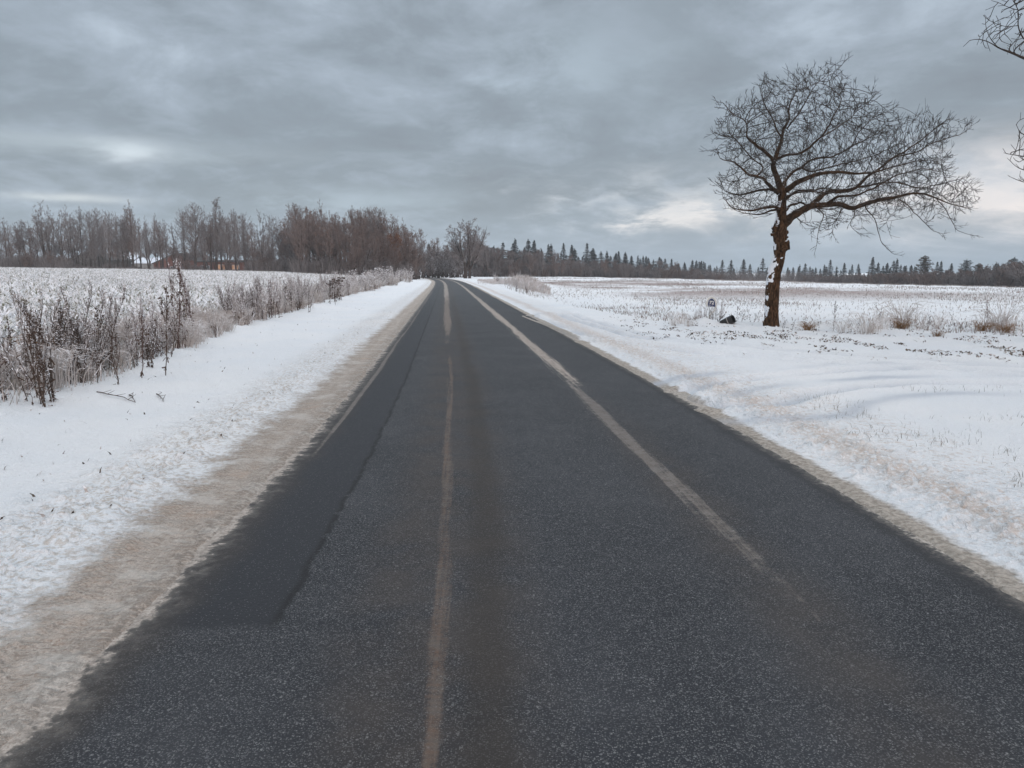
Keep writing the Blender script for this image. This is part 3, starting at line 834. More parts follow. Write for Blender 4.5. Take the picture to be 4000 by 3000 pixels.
def build_oak():
    D0 = 21.5
    def c8(X, Y, dd=0.0):
        return ray_at(2700 + 0.5425 * X, 150 + 0.5425 * Y, D0 + dd)
    base = ray_at(3013, 1282, D0)
    bx, by = base[0], base[1]
    bz = float(ground_z(bx, by)) - 0.05
    origin = np.array([bx, by, bz])
    # trunk, from its measured outline
    T = [(315, 1640, .29), (315, 1590, .222), (314, 1500, .200), (316, 1400, .190), (322, 1250, .186), (328, 1150, .192), (336, 1050, .196), (352, 970, .200),
         (382, 890, .176), (402, 820, .150), (405, 750, .168), (410, 690, .172), (405, 620, .190), (400, 560, .205), (410, 500, .172), (420, 430, .150),
         (424, 330, .128), (428, 240, .125), (430, 150, .122), (432, 100, .10)]
    TP = np.array([ray_at(2900 + 0.3617 * a, 700 + 0.3617 * b, D0) for a, b, r in T]) - origin
    TR = np.array([r for a, b, r in T])
    # refine
    tt = np.linspace(0, len(T) - 1, 90)
    TPf = np.stack([np.interp(tt, np.arange(len(T)), TP[:, k]) for k in range(3)], 1)
    TRf = np.interp(tt, np.arange(len(T)), TR)
    for _ in range(2):
        TPf[1:-1] = (TPf[:-2] + TPf[1:-1] * 2 + TPf[2:]) / 4
        TRf[1:-1] = (TRf[:-2] + TRf[1:-1] * 2 + TRf[2:]) / 4
    k = 40; V = []
    ang = np.arange(k) * 2 * np.pi / k
    for i, (p, r) in enumerate(zip(TPf, TRf)):
        zz = p[2]
        n = fbm(ang * 2.2 + 9, np.full(k, zz * 1.9), 1.0, 3, 90) * 0.10 + fbm(np.cos(ang) * 3 + 5, np.sin(ang) * 3 + zz * 5, 1.7, 3, 91) * 0.10
        flare = 0.35 * np.exp(-max(zz, 0) / 0.10) * np.clip(np.sin(ang * 5 + 1), 0, 1)
        rr_ = r * (1 + n + flare)
        V.append(np.stack([p[0] + rr_ * np.cos(ang), p[1] + rr_ * np.sin(ang), np.full(k, zz) + 0.015 * np.sin(ang * 3)], 1))
    V = np.concatenate(V); n = len(TPf)
    a = np.arange(k); b = (a + 1) % k
    mb = MB()
    mb.add(V, np.concatenate([np.stack([a + i * k, b + i * k, b + (i + 1) * k, a + (i + 1) * k], 1) for i in range(n - 1)]))
    # knots, burl and snapped stubs
    def stub(px, py, dirv, L, r0, r1, seed, dd=-0.05):
        p = ray_at(2900 + 0.3617 * px, 700 + 0.3617 * py, D0 + dd) - origin
        d = np.array(dirv, float); d /= np.linalg.norm(d)
        P = [p, p + d * L * 0.4, p + d * L * 0.75, p + d * L]
        mb.tube(P, [r0, r0 * 0.85, r1 * 1.15, r1], 12, 0, True, 0.16, seed)
    stub(392, 560, (-1, -.2, .55), 0.25, .13, .05, 1)
    stub(392, 600, (-1, -.1, .0), 0.24, .08, .04, 2)
    stub(430, 585, (1, -.1, .25), 0.17, .10, .05, 3)
    stub(425, 735, (1, -.4, .15), 0.22, .19, .09, 4)
    stub(430, 700, (.7, -.6, .3), 0.20, .10, .06, 5)
    stub(400, 855, (.3, -1, -.1), 0.17, .05, .035, 6)
    stub(450, 640, (1, -.1, .5), 0.12, .05, .03, 8)
    root = empty('oak_tree', tuple(origin))
    tag(root, 'wind-bent bare oak with snow-flecked brown trunk, beside the house number sign', 'tree')
    link('trunk', mb.mesh('oak_trunk', M_TRUNK, True), root)

    # main limbs (crop coordinates, depth offset, radius)
    limbs = {
        'A': [(655, 1110, 0, .10), (640, 1030, .05, .088), (612, 960, .12, .075), (592, 900, .18, .066), (603, 850, .22, .06), (640, 780, .3, .052), (655, 720, .35, .045), (668, 650, .4, .036), (700, 580, .5, .028), (705, 500, .5, .02), (740, 420, .6, .014), (760, 350, .6, .009)],
        'A2': [(592, 890, .18, .055), (560, 840, .0, .045), (505, 785, -.2, .04), (440, 750, -.4, .038), (400, 715, -.5, .024), (415, 650, -.6, .018), (375, 590, -.7, .014), (300, 545, -.8, .01), (240, 480, -.8, .006)],
        'A4': [(655, 720, .35, .03), (620, 660, .5, .024), (590, 600, .7, .02), (560, 530, .9, .016), (520, 450, 1.0, .012), (510, 370, 1.1, .008)],
        'A3': [(600, 870, .22, .05), (650, 852, .1, .042), (760, 832, -.1, .036), (860, 780, -.3, .03), (935, 710, -.5, .024), (1000, 620, -.6, .02), (1050, 520, -.7, .014), (1090, 420, -.7, .01), (1000, 350, -.7, .006)],
        'B': [(668, 1100, 0, .095), (720, 1062, -.15, .08), (790, 1018, -.35, .068), (860, 985, -.5, .06), (960, 970, -.6, .048), (1090, 962, -.6, .04), (1250, 975, -.5, .03), (1400, 940, -.4, .022), (1560, 900, -.3, .015), (1700, 880, -.3, .009)],
        'B2': [(665, 1085, 0, .07), (685, 1020, .3, .055), (730, 960, .6, .046), (790, 930, .8, .040), (830, 890, 1., .034), (900, 868, 1.2, .03), (1010, 850, 1.4, .026), (1130, 800, 1.5, .02), (1280, 710, 1.6, .015), (1400, 640, 1.6, .01)],
        'B3': [(790, 930, .8, .03), (850, 960, 1.0, .028), (960, 945, 1.2, .024), (1100, 900, 1.4, .02), (1230, 870, 1.5, .016), (1380, 820, 1.6, .012), (1500, 760, 1.6, .008)],
        'C': [(635, 1110, 0, .062), (560, 1062, -.2, .048), (520, 1020, -.35, .042), (470, 990, -.5, .038), (400, 980, -.7, .030), (350, 925, -.8, .022), (290, 880, -.9, .016), (210, 855, -1., .009)],
        'C3': [(470, 990, -.5, .028), (520, 930, -.2, .022), (450, 880, .1, .018), (350, 760, .4, .012), (280, 690, .5, .008)],
        'C2': [(635, 1120, .0, .05), (590, 1092, .3, .042), (540, 1085, .5, .036), (440, 1110, .8, .030), (375, 1128, .9, .026), (300, 1132, 1.0, .022), (240, 1100, 1.1, .008), (190, 1060, 1.2, .005)],
        'D': [(650, 1222, 0, .045), (580, 1220, -.2, .040), (520, 1225, -.4, .036), (440, 1246, -.6, .028), (360, 1242, -.7, .018), (280, 1215, -.8, .012), (230, 1150, -.9, .007)],
        'D2': [(650, 1200, 0, .045), (640, 1225, .3, .04), (560, 1240, .6, .028), (500, 1270, .8, .02), (420, 1262, .9, .014), (340, 1240, 1.0, .009)],
        'E': [(665, 1335, 0, .145), (700, 1300, -.05, .125), (745, 1268, -.12, .108), (820, 1230, -.22, .10), (885, 1197, -.3, .090), (980, 1190, -.4, .078), (1095, 1196, -.5, .070), (1180, 1222, -.55, .058), (1255, 1182, -.6, .062), (1400, 1160, -.7, .052), (1480, 1150, -.75, .04), (1560, 1112, -.8, .032), (1690, 1122, -.85, .025), (1790, 1160, -.9, .018), (1900, 1200, -.9, .012), (2010, 1228, -.9, .007)],
        'E2': [(870, 1202, -.28, .085), (925, 1135, -.1, .075), (990, 1092, .05, .068), (1080, 1104, .2, .062), (1200, 1070, .35, .052), (1255, 1012, .45, .040), (1345, 950, .55, .034), (1450, 862, .65, .028), (1560, 800, .7, .022), (1640, 740, .75, .017), (1760, 650, .8, .012), (1840, 590, .8, .007)],
        'E5': [(1450, 862, .65, .022), (1600, 830, .3, .018), (1720, 760, .1, .013), (1850, 720, .0, .01), (1960, 690, -.1, .008), (2020, 630, -.1, .005)],
        'E3': [(1200, 1070, .35, .034), (1350, 1040, .6, .026), (1480, 1030, .8, .02), (1620, 1080, .9, .016), (1760, 1060, 1., .012), (1900, 1020, 1., .008), (1950, 1010, 1.0, .005)],
        'E4': [(980, 1190, -.4, .05), (1060, 1140, -.8, .035), (1200, 1130, -1.1, .026), (1350, 1060, -1.3, .02), (1480, 980, -1.4, .015), (1640, 940, -1.4, .01), (1800, 960, -1.4, .006)],
        'F': [(668, 1170, 0, .05), (700, 1132, .2, .035), (770, 1092, .5, .028), (900, 1085, .8, .022), (1020, 1080, 1.1, .016)],
        'F2': [(668, 1150, 0, .05), (700, 1140, -.2, .035), (770, 1115, -.5, .024), (880, 1105, -.8, .018), (1000, 1120, -1.1, .012)],
        'F3': [(672, 1250, 0, .05), (720, 1190, .4, .038), (790, 1190, .8, .028), (900, 1215, 1.1, .02), (1020, 1230, 1.4, .014)],
        'G1': [(900, 1215, -.35, .022), (955, 1270, -.7, .014), (935, 1340, -.9, .010), (915, 1400, -1., .007), (905, 1490, -1.05, .005)],
        'G2': [(1250, 1200, -.6, .02), (1330, 1300, -.9, .012), (1350, 1400, -1.0, .009), (1380, 1480, -1.0, .007), (1450, 1545, -1.0, .005)],
        'G3': [(1500, 1160, -.75, .018), (1600, 1240, -.6, .012), (1680, 1330, -.5, .009), (1740, 1390, -.5, .007), (1810, 1412, -.5, .005)],
        'G4': [(1770, 1160, -.9, .014), (1840, 1240, -.7, .01), (1880, 1320, -.6, .008), (1910, 1385, -.6, .006), (1985, 1405, -.6, .005)],
        'G5': [(1100, 1220, -.5, .014), (1050, 1290, 0, .009), (1010, 1350, .2, .006), (1035, 1425, .3, .004)],
        'G6': [(1180, 1230, -.5, .014), (1150, 1300, -.9, .009), (1150, 1370, -1.1, .006), (1220, 1410, -1.1, .004)],
        'G7': [(760, 1290, -.1, .012), (800, 1330, -.4, .008), (860, 1320, -.6, .006), (960, 1330, -.8, .004)],
        'H1': [(690, 650, .4, .022), (760, 570, .1, .018), (820, 480, -.1, .014), (870, 380, -.2, .010), (930, 290, -.3, .007), (1040, 240, -.3, .005), (1120, 150, -.3, .0035)],
        'H2': [(935, 710, -.5, .02), (1060, 640, -.2, .016), (1160, 560, 0, .012), (1260, 470, .2, .008), (1350, 390, .3, .005)],
        'H3': [(1130, 800, 1.5, .014), (1230, 640, 1.2, .012), (1330, 560, 1.0, .009), (1470, 500, .9, .005)],
    }
    nodes = []; parent = []; rad0 = []
    step = 0.115
    def nearest(p):
        if not nodes: return -1
        A = np.array(nodes); return int(np.argmin(np.linalg.norm(A - p, axis=1)))
    tubes = []
    for name, L in limbs.items():
        P = np.array([c8(a, b, c) for a, b, c, r in L]) - origin
        R = np.array([r for *_, r in L])
        # Catmull-like resample with wiggle
        seg = np.concatenate([[0], np.cumsum(np.linalg.norm(np.diff(P, axis=0), axis=1))])
        m = max(3, int(seg[-1] / step))
        u = np.linspace(0, seg[-1], m)
        Q = np.stack([np.interp(u, seg, P[:, k]) for k in range(3)], 1)
        for _ in range(1): Q[1:-1] = (Q[:-2] + 2 * Q[1:-1] + Q[2:]) / 4
        Rq = np.interp(u, seg, R)
        wob = np.array([[fbm(np.array([u_ * 2.6]), np.array([k * 7.7 + len(nodes)]), 1.0, 2, 33)[0] for k in range(3)] for u_ in u]) * 0.05
        wob[0] = 0
        Q = Q + wob
        tubes.append((Q, Rq))
        par = nearest(Q[0])
        for i in range(len(Q)):
            nodes.append(Q[i]); parent.append(par); rad0.append(Rq[i]); par = len(nodes) - 1
    n0 = len(nodes)
    outline = [(180, 420), (270, 480), (380, 400), (430, 310), (500, 280), (570, 240), (640, 270), (750, 220), (820, 200), (930, 200), (1040, 150), (1125, 120), (1100, 240), (1170, 330), (1220, 350), (1330, 350),
               (1360, 385), (1340, 480), (1470, 500), (1540, 570), (1620, 520), (1770, 550), (1860, 560), (1890, 610), (2010, 570), (2025, 640), (1950, 700), (1850, 800), (1900, 900), (1870, 960), (1950, 1010),
               (2000, 1010), (2080, 1130), (2060, 1230), (1960, 1260), (1900, 1300), (1850, 1260), (1780, 1330), (1700, 1320), (1600, 1260), (1480, 1330), (1430, 1400), (1290, 1330), (1220, 1390), (1140, 1340), (1020, 1410),
               (910, 1480), (850, 1420), (830, 1330), (740, 1350), (700, 1290), (600, 1290), (560, 1330), (500, 1280), (380, 1280), (220, 1290), (250, 1220), (190, 1140), (170, 1000), (280, 950), (200, 880), (115, 830), (180, 830), (200, 760), (140, 700), (160, 630), (190, 540)]
    poly = np.array(outline, float)
    rr = np.random.RandomState(11)
    C = np.stack([rr.uniform(100, 2100, 26000), rr.uniform(100, 1500, 26000)], 1)
    C = C[point_in_poly(C, poly)]
    de = dist_to_poly_edge(C, poly)
    # less dense in the gap under the middle boughs, as in the tree
    gap = np.exp(-(((C[:, 0] - 960) / 190) ** 2 + ((C[:, 1] - 1045) / 38) ** 2))
    low = C[:, 1] > 1240
    keep = (rr.rand(len(C)) > np.maximum(gap * 0.96, low * 0.62)) & (de > 10 + 60 * rr.rand(len(C)))
    C = C[keep]; de = de[keep]
    half = np.clip(de / 300.0, 0.06, 1) ** 0.6 * 2.1
    cd = 0.1
    dep = cd + rr.uniform(-1, 1, len(C)) * half
    cap = 3900
    C = C[:cap]; dep = dep[:cap]
    attr = np.array([c8(a, b, d) for (a, b), d in zip(C, dep)]) - origin
    N, Pn, Dn = tree_gps(nodes, parent, attr, 1.5, 0.19, 0.11, 110, up=0.05, inertia=0.75, jit=0.08, seed=4)
    n = len(N)
    # radii by summing upward
    ch = np.zeros(n)
    r = np.full(n, 0.0)
    tip = 0.0048; ex = 2.25
    acc = np.zeros(n)
    for i in range(n - 1, -1, -1):
        if acc[i] == 0: acc[i] = tip ** ex
        r[i] = acc[i] ** (1 / ex)
        if Pn[i] >= 0: acc[Pn[i]] += acc[i]
    r[:n0] = np.minimum(np.maximum(np.minimum(r[:n0], 0.02), np.array(rad0)), 0.2)
    idx = np.arange(n0, n)
    r[idx] = np.minimum(r[idx], 0.028)
    mb = MB()
    for Q, Rq in tubes:
        kk = 12 if Rq[0] > 0.05 else (8 if Rq[0] > .02 else 6)
        mb.tube(Q, np.maximum(Rq, 0.0055), kk, 0, True, 0.10, int(Rq[0] * 1e4))
    A = N[Pn[idx]]; B = N[idx]
    ra = np.minimum(r[Pn[idx]], r[idx] * 1.25)
    thick = r[idx] > 0.012
    mb.segs(A[thick], B[thick], ra[thick], r[idx][thick], 6, 0)
    mb.segs(A[~thick], B[~thick], ra[~thick], r[idx][~thick], 4, 1)
    # end twigs, spreading from their branch and curling up
    kids = np.bincount(Pn[Pn >= 0], minlength=n)
    tips = np.where((kids == 0))[0]
    thin = np.where((r < 0.022) & (rr.rand(n) < 0.36))[0]
    stout = np.where((r >= 0.022) & (r < 0.07) & (rr.rand(n) < 0.30))[0]
    hub = np.array([0.4, 0.0, 3.6])
    def shoots(p, d, L, r0, nseg, curl):
        pts = [p]; dd = d.copy(); rad = np.linspace(r0, 0.0034, nseg + 1)
        for q in range(nseg):
            dd = dd + rr.normal(0, 0.10, dd.shape); dd[:, 2] += curl
            dd /= np.linalg.norm(dd, axis=1, keepdims=True)
            nxt = pts[-1] + dd * (L / nseg)[:, None]
            mb.segs(pts[-1], nxt, rad[q], rad[q + 1], 3, 1)
            pts.append(nxt)
        return pts, dd
    def fork(d, lo, hi, out):
        rnd = rr.normal(0, 1, d.shape); perp = rnd - d * np.sum(rnd * d, 1, keepdims=True)
        perp /= np.linalg.norm(perp, axis=1, keepdims=True)
        a = rr.uniform(lo, hi, len(d))[:, None]
        v = d * np.cos(a) + perp * np.sin(a) + out
        return v / np.linalg.norm(v, axis=1, keepdims=True)
    def spray(ids, L0, L1, r0):
        p = N[ids]; o = p - hub; o /= np.linalg.norm(o, axis=1, keepdims=True) + 1e-9
        d = fork(Dn[ids], 0.3, 0.95, o * 0.35)
        L = rr.uniform(L0, L1, len(ids))
        pts, de_ = shoots(p, d, L, r0, 4, 0.05)
        for c in range(3):
            q = rr.randint(1, 4, len(ids)); b = np.array([pts[k][i] for i, k in enumerate(q)])
            dn = np.array([pts[k + 1][i] - pts[k][i] for i, k in enumerate(q)]); dn /= np.linalg.norm(dn, axis=1, keepdims=True)
            ds = fork(dn, 0.35, 0.9, o * 0.1)
            shoots(b, ds, L * rr.uniform(0.25, 0.55, len(ids)), 0.0044, 2, 0.12)
    spray(tips, 0.18, 0.46, 0.0058)
    spray(tips[rr.rand(len(tips)) < .7], 0.12, 0.34, 0.0052)
    spray(thin, 0.12, 0.38, 0.0052)
    spray(stout, 0.25, 0.60, 0.0065)
    # longer single shoots breaking the outline
    ot = tips[rr.rand(len(tips)) < 0.12]
    spray(ot, 0.4, 0.65, 0.0064)
    link('crown', mb.mesh('oak_crown', [M_BARK, M_TWIG], True), root)
    print('oak nodes', n, 'tips', len(tips))
    return origin


OAK = build_oak()


# ------------------------------------------------------------------ other bare trees
def branch_tree(seed, h, kind='broom', levels=4, r0=0.16, min_r=0.012, dens=1.0, leaves=0, lsize=0.09):
    """returns MB for trunk and MB for crown; branches built level by level, all with numpy"""
    rr = np.random.RandomState(seed)
    trunk = MB(); crown = MB()
    stems = {'fan': 9, 'vase': 6, 'broom': 1, 'narrow': 1, 'bush': 9, 'lone': 2, 'twin': 2, 'layer': 1}[kind]
    n = 14
    P = []; R = []
    for s in range(stems):
        t = np.linspace(0, 1, n)
        lean = rr.normal(0, 0.04 if kind != 'bush' else 0.24, 2)
        off = rr.normal(0, 0.35 if stems > 1 else 0.0, 2) * (1 if kind == 'bush' else 0.8)
        hh = h * (rr.uniform(0.75, 1) if stems > 1 else 1)
        if kind == 'bush': hh = h * rr.uniform(0.45, 0.95)
        wig = np.cumsum(rr.normal(0, 0.012 * h, (n, 2)), axis=0) * 0.6
        wig -= wig[0]
        if kind in ('fan', 'vase'):
            ts = 0.20 if kind == 'fan' else 0.34
            sp = (0.30 if kind == 'fan' else 0.17) * h
            a_ = s * 6.283 / stems * (1.0 if s else 0) + rr.normal(0, .35); rad_ = sp * (0.15 if s == 0 else rr.uniform(.45, 1.0))
            hh = h * (1.0 - 0.26 * (rad_ / sp) ** 2) * rr.uniform(.92, 1)
            base_ = np.array([(-.45 if s % 2 else .45) if kind == 'fan' else 0.0, 0.0]) + rr.normal(0, .07, 2)
            g = np.clip((t - ts * rr.uniform(.7, 1.5)) / (1 - ts), 0, 1) ** 0.8
            wig *= 0.45
            P.append(np.stack([base_[0] + math.cos(a_) * rad_ * g + wig[:, 0], base_[1] + math.sin(a_) * rad_ * g + wig[:, 1], t * hh], 1))
            R.append(r0 * 0.62 * (1 - t) ** 0.9 + min_r)
            continue
        x = off[0] + lean[0] * hh * t ** 1.2 + wig[:, 0]; y = off[1] + lean[1] * hh * t ** 1.2 + wig[:, 1]
        P.append(np.stack([x, y, t * hh], 1)); R.append(r0 * (1 - t) ** 0.85 * (0.45 if kind == 'bush' else 1) + min_r)
    P = np.array(P); R = np.array(R)
    for s in range(stems):
        trunk.tube(P[s], R[s], 7, 0, False, 0.06, seed + s)
    cfg = {
        'fan': dict(c=(15, 7, 6, 4), t0=.28, ang=(.35, .80), len=.27, up=.22),
        'vase': dict(c=(10, 7, 5, 4), t0=.38, ang=(.35, .75), len=.19, up=.25),
        'broom': dict(c=(30, 7, 6, 4), t0=.22, ang=(.40, .80), len=.40, up=.35),
        'layer': dict(c=(40, 7, 5, 4), t0=.28, ang=(.9, 1.35), len=.24, up=.12),
        'narrow': dict(c=(38, 7, 5, 4), t0=.18, ang=(.45, .9), len=.27, up=.32),
        'twin': dict(c=(22, 7, 6, 4), t0=.22, ang=(.45, .85), len=.38, up=.3),
        'bush': dict(c=(9, 6, 5, 4), t0=.08, ang=(.4, 1.0), len=.42, up=.15),
        'lone': dict(c=(26, 9, 6, 5), t0=.20, ang=(.35, .85), len=.60, up=.30),
    }[kind]
    cur = P; curR = R; L = np.full(stems, h * cfg['len'] * (1.0 if kind != 'bush' else 0.8))
    frac0 = cfg['t0']
    for lv in range(levels):
        B, n, _ = cur.shape
        m = max(2, int(cfg['c'][lv] * dens if lv > 0 else cfg['c'][lv]))
        t = rr.uniform(frac0, 0.98, (B, m))
        f = t * (n - 1); i0 = np.minimum(f.astype(int), n - 2); fr = (f - i0)[..., None]
        bi = np.arange(B)[:, None]
        base = cur[bi, i0] * (1 - fr) + cur[bi, i0 + 1] * fr
        tang = cur[bi, i0 + 1] - cur[bi, i0]; tang /= np.linalg.norm(tang, axis=-1, keepdims=True) + 1e-9
        rb = curR[bi, i0] * (1 - fr[..., 0]) + curR[bi, i0 + 1] * fr[..., 0]
        rnd = rr.normal(0, 1, tang.shape); perp = rnd - tang * np.sum(rnd * tang, -1, keepdims=True)
        perp /= np.linalg.norm(perp, axis=-1, keepdims=True)
        a = rr.uniform(cfg['ang'][0], cfg['ang'][1], (B, m))[..., None]
        d = tang * np.cos(a) + perp * np.sin(a)
        ln = L[:, None] * rr.uniform(0.6, 1.1, (B, m))
        if lv == 0:
            prof = np.sin(np.clip((t - frac0) / (1 - frac0), 0, 1) * np.pi * 0.80 + 0.62)
            if kind in ('narrow', 'layer'): prof = np.clip(1.15 - 0.85 * (t - frac0) / (1 - frac0), 0.2, 1)
            if kind in ('fan', 'vase'): prof = np.clip(1.1 - 0.7 * (t - frac0) / (1 - frac0), 0.25, 1)
            if kind == 'lone': prof = np.clip(1.05 - 0.80 * (t - frac0) / (1 - frac0), 0.2, 1)
            ln = ln * np.clip(prof, 0.25, 1)
        else:
            ln = ln * (1.1 - 0.6 * t)
        k = (7, 5, 4, 3)[lv] if lv < 4 else 2
        base = base.reshape(-1, 3); d = d.reshape(-1, 3); ln = ln.ravel(); rb = rb.ravel()
        pts = [base]; dd = d.copy()
        for j in range(k - 1):
            dd = dd + rr.normal(0, 0.16, dd.shape); dd[:, 2] += cfg['up'] * (0.5 if lv == 0 else 0.3)
            dd /= np.linalg.norm(dd, axis=1, keepdims=True)
            pts.append(pts[-1] + dd * (ln / (k - 1))[:, None])
        pts = np.stack(pts, 1)
        rs_ = np.minimum(rb * 0.62, rb)[:, None] * (1 - 0.75 * np.linspace(0, 1, k))[None]
        rs_ = np.maximum(rs_, min_r * (1.0 if lv < 3 else 0.8))
        for j in range(k - 1):
            crown.segs(pts[:, j], pts[:, j + 1], rs_[:, j], rs_[:, j + 1], 4 if lv == 0 else 3, 0)
        cur = pts; curR = rs_; L = ln * (0.55 if lv == 0 else 0.50); frac0 = 0.2
    if leaves:
        tips = cur.reshape(-1, 3)
        ids = rr.randint(0, len(tips), leaves)
        c = tips[ids] + rr.normal(0, 0.12, (leaves, 3))
        u = rr.normal(0, 1, (leaves, 3)); u /= np.linalg.norm(u, axis=1, keepdims=True)
        w = np.cross(u, rr.normal(0, 1, (leaves, 3))); w /= np.linalg.norm(w, axis=1, keepdims=True)
        crown.quads(c, u * lsize, w * lsize * 0.7, 1)
    return trunk, crown


M_WB = frost_mat('wood_bark', (0.050, 0.038, 0.034), (0.085, 0.068, 0.060), (0.40, 0.41, 0.43), 1.4, 0.4, 0.42, cover=0.45)
M_WT = frost_mat('wood_twigs', (0.150, 0.130, 0.126), (0.250, 0.222, 0.216), (0.50, 0.50, 0.52), 1.6, 0.35, 0.34, cover=0.5)
M_WT2 = frost_mat('wood_twigs_brown', (0.150, 0.112, 0.098), (0.235, 0.180, 0.162), (0.46, 0.42, 0.41), 1.6, 0.35, 0.42, cover=0.45)
M_RUST = frost_mat('dead_leaves_on_twigs', (0.15, 0.075, 0.048), (0.24, 0.125, 0.08), (0.45, 0.35, 0.30), 2.0, 0.3, 0.5, cover=0.4)
M_WT3 = frost_mat('rimed_twigs', (0.16, 0.14, 0.135), (0.26, 0.235, 0.23), (0.62, 0.62, 0.65), 1.6, 0.4, 0.25, cover=0.55)


def proto(name, parts, label=None, cat='tree', smooth=False):
    """a source thing; the first use moves it, later uses copy it"""
    root = empty(name)
    for pn, mb, ms in parts:
        link(pn, mb.mesh(name + '_' + pn, ms, smooth), root)
    tag(root, label, cat)
    return [root, False]


def place(pr, loc, rz, sc, label, cat, group=None, tilt=(0, 0)):
    root, used = pr
    if not used:
        pr[1] = True
        root.location = loc; root.rotation_euler = (tilt[0], tilt[1], rz)
        root.scale = (sc, sc, sc) if not isinstance(sc, tuple) else sc
        tag(root, label, cat, group)
        return root
    return copy_thing(root, loc, rz, sc, label, cat, group, tilt)


def tp(seed, h, kind, mt=M_WT, name='bare_tree', **kw):
    a, b = branch_tree(seed, h, kind, **kw)
    ms = [mt, M_RUST]
    return proto(name, [('trunk', a, [M_WB]), ('crown', b, ms)])


def build_left_wood():
    rr = np.random.RandomState(5)
    q = dict(min_r=0.010)
    grey = [tp(101, 15, 'vase', **q), tp(102, 15, 'vase', mt=M_WT, **q), tp(103, 15, 'narrow', **q), tp(104, 15, 'twin', **q), tp(105, 15, 'narrow', mt=M_WT2, **q),
            tp(106, 15, 'vase', mt=M_WT2, **q), tp(107, 15, 'twin', mt=M_WT, **q)]
    layer = tp(110, 16, 'layer')
    brown = [tp(120, 14, 'fan', mt=M_WT2, leaves=250, **q), tp(121, 14, 'vase', mt=M_WT2, dens=1.2, leaves=150, **q), tp(122, 14, 'broom', mt=M_WT2, **q)]
    rust = tp(125, 9, 'broom', mt=M_WT2, leaves=5000, dens=1.1)
    bush = [tp(130, 6, 'bush', mt=M_WT2, name='bare_shrub', min_r=0.016), tp(131, 6, 'bush', mt=M_WT, name='bare_shrub', min_r=0.016), tp(132, 6, 'bush', mt=M_WT, name='bare_shrub', min_r=0.016)]
    prof_x = [-200, 0, 60, 120, 200, 250, 300, 370, 420, 470, 530, 575, 620, 665, 700, 735, 780, 820, 862, 905, 960, 1000, 1060, 1110, 1150, 1185, 1220, 1262, 1310, 1360, 1400, 1450, 1500, 1545, 1590, 1630, 1665]
    prof_y = [830, 812, 850, 842, 806, 815, 800, 818, 830, 838, 812, 850, 822, 850, 880, 842, 826, 845, 796, 832, 826, 838, 842, 850, 855, 806, 806, 815, 838, 832, 845, 830, 838, 852, 872, 900, 935]
    def top(px): return np.interp(px, prof_x, prof_y)
    def put(pr, px, D, ytop, hproto, label, group=None, cat='tree', wide=1.0):
        x = (px - 2000) / F * D
        z = float(zbase(x, D)) - 0.1
        ht = (1060 - ytop) / F * D * math.hypot(1, 0) + H - z
        sc = ht / hproto
        return place(pr, (x, D, z), rr.uniform(0, 6.28), (sc * wide, sc * wide, sc), label, cat, group)
    # the ones that stand out on the skyline
    put(layer, 862, 176, 793, 15.6, 'tallest slender tree of the wood over the low farm house, with tiered twiggy branches', None)
    put(grey[0], 200, 172, 808, 14.6, 'broad bare tree on the skyline behind the left field, left of the farm')
    put(grey[3], 1185, 168, 803, 13.6, 'tall forked bare tree rising above the reddish-brown trees of the wood')
    put(grey[1], 1262, 170, 812, 14.6, 'spreading bare tree just right of the tall forked tree above the brown trees')
    put(grey[6], 780, 170, 826, 13.6, 'thick dark many-stemmed tree beside the brick gable of the barn')
    put(grey[4], 535, 172, 808, 14.4, 'slim straight bare tree topping the skyline over the snowy shed roofs')
    put(brown[0], 1460, 160, 832, 13.4, 'dense dark brown tree with clotted crown at the thick end of the wood')
    put(rust, 1545, 150, 935, 8.8, 'low tree still holding orange-brown dead leaves near the road end of the wood')
    gl = 'bare grey tree among the trees of the wood beyond the left field'
    gg = 'bare trees in the wood beyond the left field'
    px = -190
    i = 0
    # spacing leaves sky showing between the crowns
    while px < 1180:
        D = rr.uniform(165, 200)
        jitter = rr.uniform(-4, 30) if rr.rand() < .72 else rr.uniform(20, 60)
        put(grey[rr.randint(len(grey))], px, D, top(px) + jitter, 14.4, gl, gg, wide=rr.uniform(0.75, 1.1))
        px += rr.uniform(16, 32) if px < 560 or px > 1000 else rr.uniform(24, 40)
        i += 1
    bl = 'reddish-brown bare tree packed into the denser road end of the wood'
    bg = 'brown trees at the road end of the wood'
    px = 1130
    while px < 1665:
        D = rr.uniform(150, 185)
        pr = brown[rr.randint(3)] if rr.rand() < 0.6 else grey[rr.randint(len(grey))]
        put(pr, px, D, top(px) + rr.uniform(-2, 32), 13.6, bl, bg, wide=rr.uniform(0.8, 1.1))
        px += rr.uniform(9, 19)
    # lower brown crowns in front of them
    for px in np.arange(1180, 1660, 24):
        D = rr.uniform(142, 160)
        put(brown[rr.randint(3)], px + rr.uniform(-8, 8), D, top(px) + rr.uniform(50, 110), 13.6, 'lower russet bare tree at the front of the dense wood', 'low russet trees along the wood edge', wide=rr.uniform(1.0, 1.4))
    for px in list(np.arange(385, 645, 17)) + list(np.arange(820, 985, 16)):
        put(grey[[2, 4, 3][rr.randint(3)]], px + rr.uniform(-6, 6), rr.uniform(168, 185), top(px) + rr.uniform(0, 50), 14.4, 'slim bare tree standing before the farm buildings at the left wood', 'slim trees before the farm buildings', wide=rr.uniform(0.5, 0.75))
